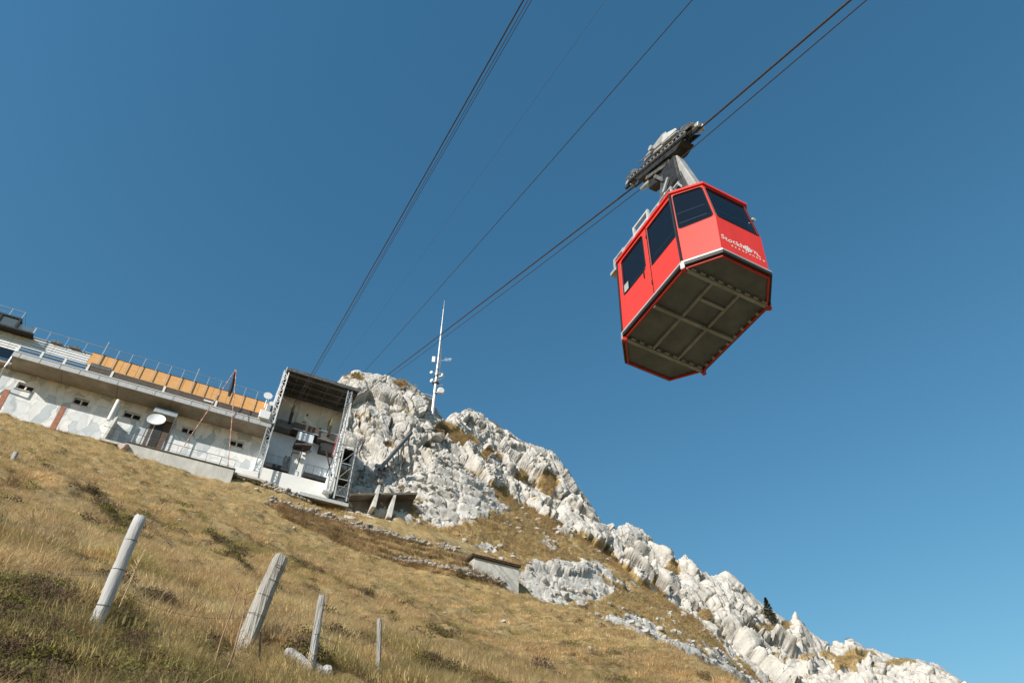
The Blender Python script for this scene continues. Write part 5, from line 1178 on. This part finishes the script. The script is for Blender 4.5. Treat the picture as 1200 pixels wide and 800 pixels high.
def scatter(name, pts, idx, rot, scl, tint, label):
    me = bpy.data.meshes.new(name); me.vertices.add(len(pts)); me.vertices.foreach_set('co', np.asarray(pts, np.float32).ravel())
    for nm, ty, val, key in (('idx', 'INT', idx, 'value'), ('rot', 'FLOAT_VECTOR', rot, 'vector'), ('scl', 'FLOAT', scl, 'value'), ('tint', 'FLOAT_COLOR', np.c_[tint, np.ones(len(pts))], 'color')):
        at = me.attributes.new(nm, ty, 'POINT'); at.data.foreach_set(key, np.ascontiguousarray(val, np.int32 if ty == 'INT' else np.float32).ravel())
    o = bpy.data.objects.new(name, me); col.objects.link(o); md = o.modifiers.new('scatter', 'NODES'); ng = bpy.data.node_groups.new('scatter', 'GeometryNodeTree'); md.node_group = ng
    ng.interface.new_socket('Geometry', in_out='INPUT', socket_type='NodeSocketGeometry'); ng.interface.new_socket('Geometry', in_out='OUTPUT', socket_type='NodeSocketGeometry')
    gi = ng.nodes.new('NodeGroupInput'); go = ng.nodes.new('NodeGroupOutput'); ip = ng.nodes.new('GeometryNodeInstanceOnPoints'); ci = ng.nodes.new('GeometryNodeCollectionInfo')
    ci.inputs['Collection'].default_value = lib; ci.inputs['Separate Children'].default_value = True; ci.inputs['Reset Children'].default_value = True
    def na_(nm, ty):
        n = ng.nodes.new('GeometryNodeInputNamedAttribute'); n.data_type = ty; n.inputs['Name'].default_value = nm; return n.outputs['Attribute']
    L = ng.links.new; L(gi.outputs[0], ip.inputs['Points']); L(ci.outputs[0], ip.inputs['Instance']); ip.inputs['Pick Instance'].default_value = True
    L(na_('idx', 'INT'), ip.inputs['Instance Index']); L(na_('rot', 'FLOAT_VECTOR'), ip.inputs['Rotation']); L(na_('scl', 'FLOAT'), ip.inputs['Scale']); L(ip.outputs[0], go.inputs[0])
    return tag(o, label, None, None, 'stuff')
STRAW, GOLD, OLIVE, BROWN, GREEN, DARK, RED = (np.array(c) for c in ((.84, .665, .40), (.68, .48, .25), (.46, .40, .155), (.38, .26, .145), (.29, .27, .085), (.11, .10, .055), (.3, .12, .06)))
def sample(n, r0, r1, a0=-50, a1=24):
    a = R(a0)+(R(a1)-R(a0))*rng.random(n); r = np.exp(np.log(r0)+(np.log(r1)-np.log(r0))*rng.random(n)); return a, r
CLEAR = True
def keep(x, y):
    s_ = x*FF[0]+y*FF[1]; m_ = -(x*NN[0]+y*NN[1]); r = np.hypot(x, y); a = np.arctan2(x, y)
    ok = ~((m_ > 56.95) & (s_ > -7.4) & (s_ < 3)) & ~((m_ > 59.0) & (s_ < 3)) & ~((m_ > 57.7) & (s_ > 2.9) & (s_ < 11.8)) & (r < np.interp(a, CREST_A, CREST_R)+3)
    ok &= ~((np.abs(s_-(hs0+hsl)/2) < abs(hs0-hsl)/2+.1) & (m_ > hm-.1))
    for _, P_p, *_q in (posts_ if CLEAR else []):                   # grazed and trodden round the posts: nothing hides their feet
        dd = math.hypot(P_p[0], P_p[1]); ux, uy = P_p[0]/dd, P_p[1]/dd; al = x*ux+y*uy-dd; la = np.abs(-x*uy+y*ux); ok &= ~((al > -1.0) & (al < .12) & (la < .13))
    return ok
patch_px = [(150, 775, 1.1, 0.30), (40, 765, .9, 0.33), (235, 792, .8, 0.33), (40, 720, .7, .8), (110, 797, 1, 0.33), (20, 635, .9, .8), (115, 690, .5, .6), (190, 588, 1.2, .9), (120, 600, 1.0, .7), (270, 640, .9, .8), (215, 608, .8, .8), (310, 645, 1.0, .7), (285, 665, .6, .6), (90, 585, .9, .6), (400, 660, 1.2, .6), (345, 660, 1.0, .6), (300, 782, .5, .5), (430, 700, .7, .5), (520, 745, .8, .6), (600, 760, .9, 0.28), (160, 555, 1.0, .6), (60, 545, 1.0, .6), (470, 775, .5, 0.28)]
PATCH = [(on_ground(px, py), rr_, am) for px, py, rr_, am in patch_px]
def looks(x, y, z):
    """what grows where: dryness, shrubbiness and greenness over the meadow"""
    Q_ = np.stack([x, y, z], 1); d1 = fbm(Q_*.22, 3, 120); d2 = fbm(Q_*.75, 3, 123); d3 = fbm(Q_*2.1, 2, 126)
    shrub = .25*d1+.5*d2+.7*d3-.27
    for c, rr_, am in PATCH: shrub = shrub+am*.75*np.exp(-(((x-c[0])**2+(y-c[1])**2+(z-c[2])**2*.5)/(rr_*.8)**2))
    green = fbm(Q_*.35, 3, 130)*.9+.35*d3
    r_ = np.hypot(x, y); cl = fbm(Q_*1.9, 2, 133)*(1-sstep(8, 25, r_))+fbm(Q_*.85, 3, 136)*sstep(8, 25, r_)
    return shrub, green, d2, cl
def mk(n, lo, hi, base_idx, nvar, hs_):
    a, r = sample(n, lo, hi); x = r*np.sin(a); y = r*np.cos(a); k = keep(x, y); x, y, r = x[k], y[k], r[k]; z = ground(x, y); sh, gr_, d2, d3 = looks(x, y, z)
    n = len(x); idx = base_idx+rng.integers(0, nvar, n); scl = hs_(r)*rng.uniform(.65, 1.25, n)*(.35+1.05*sstep(-.35, .35, d3)); u_ = rng.random((n, 1))
    t = STRAW*(1-u_)+GOLD*u_; gw = np.clip((gr_+.02)*2.2, 0, .85)[:, None]; t = t*(1-gw)+OLIVE*gw; bw = np.clip(sh*2.0+.05, 0, .6)[:, None]; t = t*(1-bw)+(BROWN*.6+OLIVE*.4)*bw
    gp = sstep(.05, -.3, d3)[:, None]*(.6+.3*sstep(8, 20, r))[:, None]; t = t*(1-gp)+BROWN*.45*gp; t = t*rng.uniform(.7, 1.2, (n, 1))*(1+.35*d2)[:, None]*(1.16-.16*sstep(9, 22, r))[:, None]; t = np.clip(t, .02, .92); rot = np.stack([rng.normal(0, .16, n)+.10, rng.normal(0, .16, n)+.12, rng.uniform(0, 6.28, n)], 1)
    return np.stack([x, y, z], 1), idx, rot, scl, t, sh, r
parts_ = []
for n, lo, hi, bi, nv, f in ((78000, 3.4, 11, 0, 4, lambda r: .62+.03*r), (64000, 9, 26, 4, 4, lambda r: .62+.012*r), (62000, 22, 66, 8, 4, lambda r: .62+.006*r)):
    P_, i_, ro_, s_, t_, sh_, r_ = mk(n, lo, hi, bi, nv, f); parts_.append((P_, i_, ro_, s_*np.where(sh_ > .12, .75, 1), t_))
cat_ = [np.concatenate([p[k] for p in parts_]) for k in range(5)]
scatter('grass', *cat_, 'dry straw coloured alpine grass covering the slope')
# short turf under it, tall thin stems above it
CLEAR = False
P_, i_, ro_, s_, t_, sh_, r_ = mk(26000, 3.4, 14, 12, 2, lambda r: 1.0+.03*r); CLEAR = True
scatter('turf', P_, i_, ro_*.6, s_, t_*.8, 'short turf between the dry grass tufts')
P_, i_, ro_, s_, t_, sh_, r_ = mk(1300, 3.6, 24, 22, 3, lambda r: .8+0*r); k = sh_ < .15
scatter('tall_grass', P_[k], i_[k], ro_[k], s_[k], STRAW*rng.uniform(.9, 1.25, (k.sum(), 1)), 'tall thin dry grass stems above the meadow')
# coarse tussocks that break up the slope
a_, r_ = sample(5200, 4.5, 64); x_ = r_*np.sin(a_); y_ = r_*np.cos(a_); k = keep(x_, y_); x_, y_, r_ = x_[k], y_[k], r_[k]; z_ = ground(x_, y_); sh_, gr_, d2_, d3_ = looks(x_, y_, z_)
k = (fbm(np.stack([x_, y_, z_], 1)*.6, 2, 161)+rng.normal(0, .15, len(x_))) > .02; x_, y_, z_, r_ = x_[k], y_[k], z_[k], r_[k]; n = len(x_); u_ = rng.random((n, 1))
scatter('coarse_tussocks', np.stack([x_, y_, z_-.03], 1), 20+rng.integers(0, 2, n), np.stack([rng.normal(0, .2, n), rng.normal(0, .2, n), rng.uniform(0, 6.28, n)], 1), rng.uniform(.22, .46, n)*(1+.022*r_), (BROWN*.62*(1-u_)+GOLD*.75*u_)*rng.uniform(.6, 1.2, (n, 1)), 'coarse brown grass tussocks dotted over the slope')
# dwarf shrubs
def shrubs(n, lo, hi, bi, sc0):
    a, r = sample(n, lo, hi); x = r*np.sin(a); y = r*np.cos(a); k = keep(x, y); x, y, r = x[k], y[k], r[k]; z = ground(x, y); sh, gr_, d2, d3 = looks(x, y, z)
    k = sh+rng.normal(0, .08, len(x))-.55*d3 > .20; x, y, z, sh, gr_ = x[k], y[k], z[k], sh[k], gr_[k]; n = len(x); u_ = np.clip(.5+gr_*1.3+rng.normal(0, .25, n), 0, 1)[:, None]
    t = DARK*(1-u_)+GREEN*u_; rd = rng.random(n) < .008; t[rd] = RED; br = rng.random(n) < .5; t[br] = np.array([.17, .115, .085])
    return np.stack([x, y, z+.02], 1), bi+rng.integers(0, 3, n), np.stack([rng.normal(0, .2, n), rng.normal(0, .2, n), rng.uniform(0, 6.28, n)], 1), sc0*rng.uniform(.6, 1.3, n), t*rng.uniform(.75, 1.25, (n, 1))
A1 = shrubs(22000, 3.6, 13, 14, .75); A2 = shrubs(26000, 11, 64, 17, .8)
scatter('dwarf_shrubs', *[np.concatenate([a, b]) for a, b in zip(A1, A2)], 'dark green and brown dwarf shrubs in low patches')
# brown tussocks in rows on the terraces between the stone walls
tp_ = []
for row in range(4):
    f = row/3; up = [(322, 594), (405, 620), (480, 641), (556, 659)]; dn = [(330, 606), (405, 640), (480, 664), (590, 687)]
    for k in range(58):
        t = (k+rng.uniform(-.3, .3))/57*3; i = int(min(2, max(0, t))); q = t-i; pu_ = np.array(up[i])*(1-q)+np.array(up[i+1])*q; pd_ = np.array(dn[i])*(1-q)+np.array(dn[i+1])*q; p = pu_*(1-f)+pd_*f; tp_.append(on_ground(p[0], p[1]+rng.uniform(-.8, .8), 36))
tp_ = np.array(tp_); n = len(tp_)
scatter('tussocks', tp_, 20+rng.integers(0, 2, n), np.stack([rng.normal(0, .2, n), rng.normal(0, .2, n), rng.uniform(0, 6.28, n)], 1), rng.uniform(.9, 1.7, n), (BROWN*.75+GOLD*.12)*rng.uniform(.35, 1.6, (n, 1)), 'brown drooping grass tussocks in rows on the stone terraces')
# turf on the shoulder and ledges of the ridge
front = (Tm.ravel() > .8) & (Tm.ravel() < 8.4) & (mount_turf > .55); ids = np.nonzero(front)[0]; ids = rng.choice(ids, min(26000, len(ids)), replace=False); Pm = mount_pts[ids]+rng.normal(0, .12, (len(ids), 3))*np.array([1, 1, .2]); n = len(ids)
q1 = fbm(Pm*.3, 3, 140); q2 = fbm(Pm*1.1, 2, 143); u_ = np.clip(.5+q1*1.6+rng.normal(0, .2, n), 0, 1)[:, None]; t = GOLD*u_+BROWN*(1-u_); gw = np.clip(q2*1.8, 0, .7)[:, None]; t = t*(1-gw)+OLIVE*gw
scatter('ridge_grass', Pm, 8+rng.integers(0, 4, n), np.stack([rng.normal(0, .25, n), rng.normal(0, .25, n), rng.uniform(0, 6.28, n)], 1), rng.uniform(.8, 1.8, n), t*rng.uniform(.7, 1.2, (n, 1)), 'dry grass on the shoulder and ledges of the rock ridge')
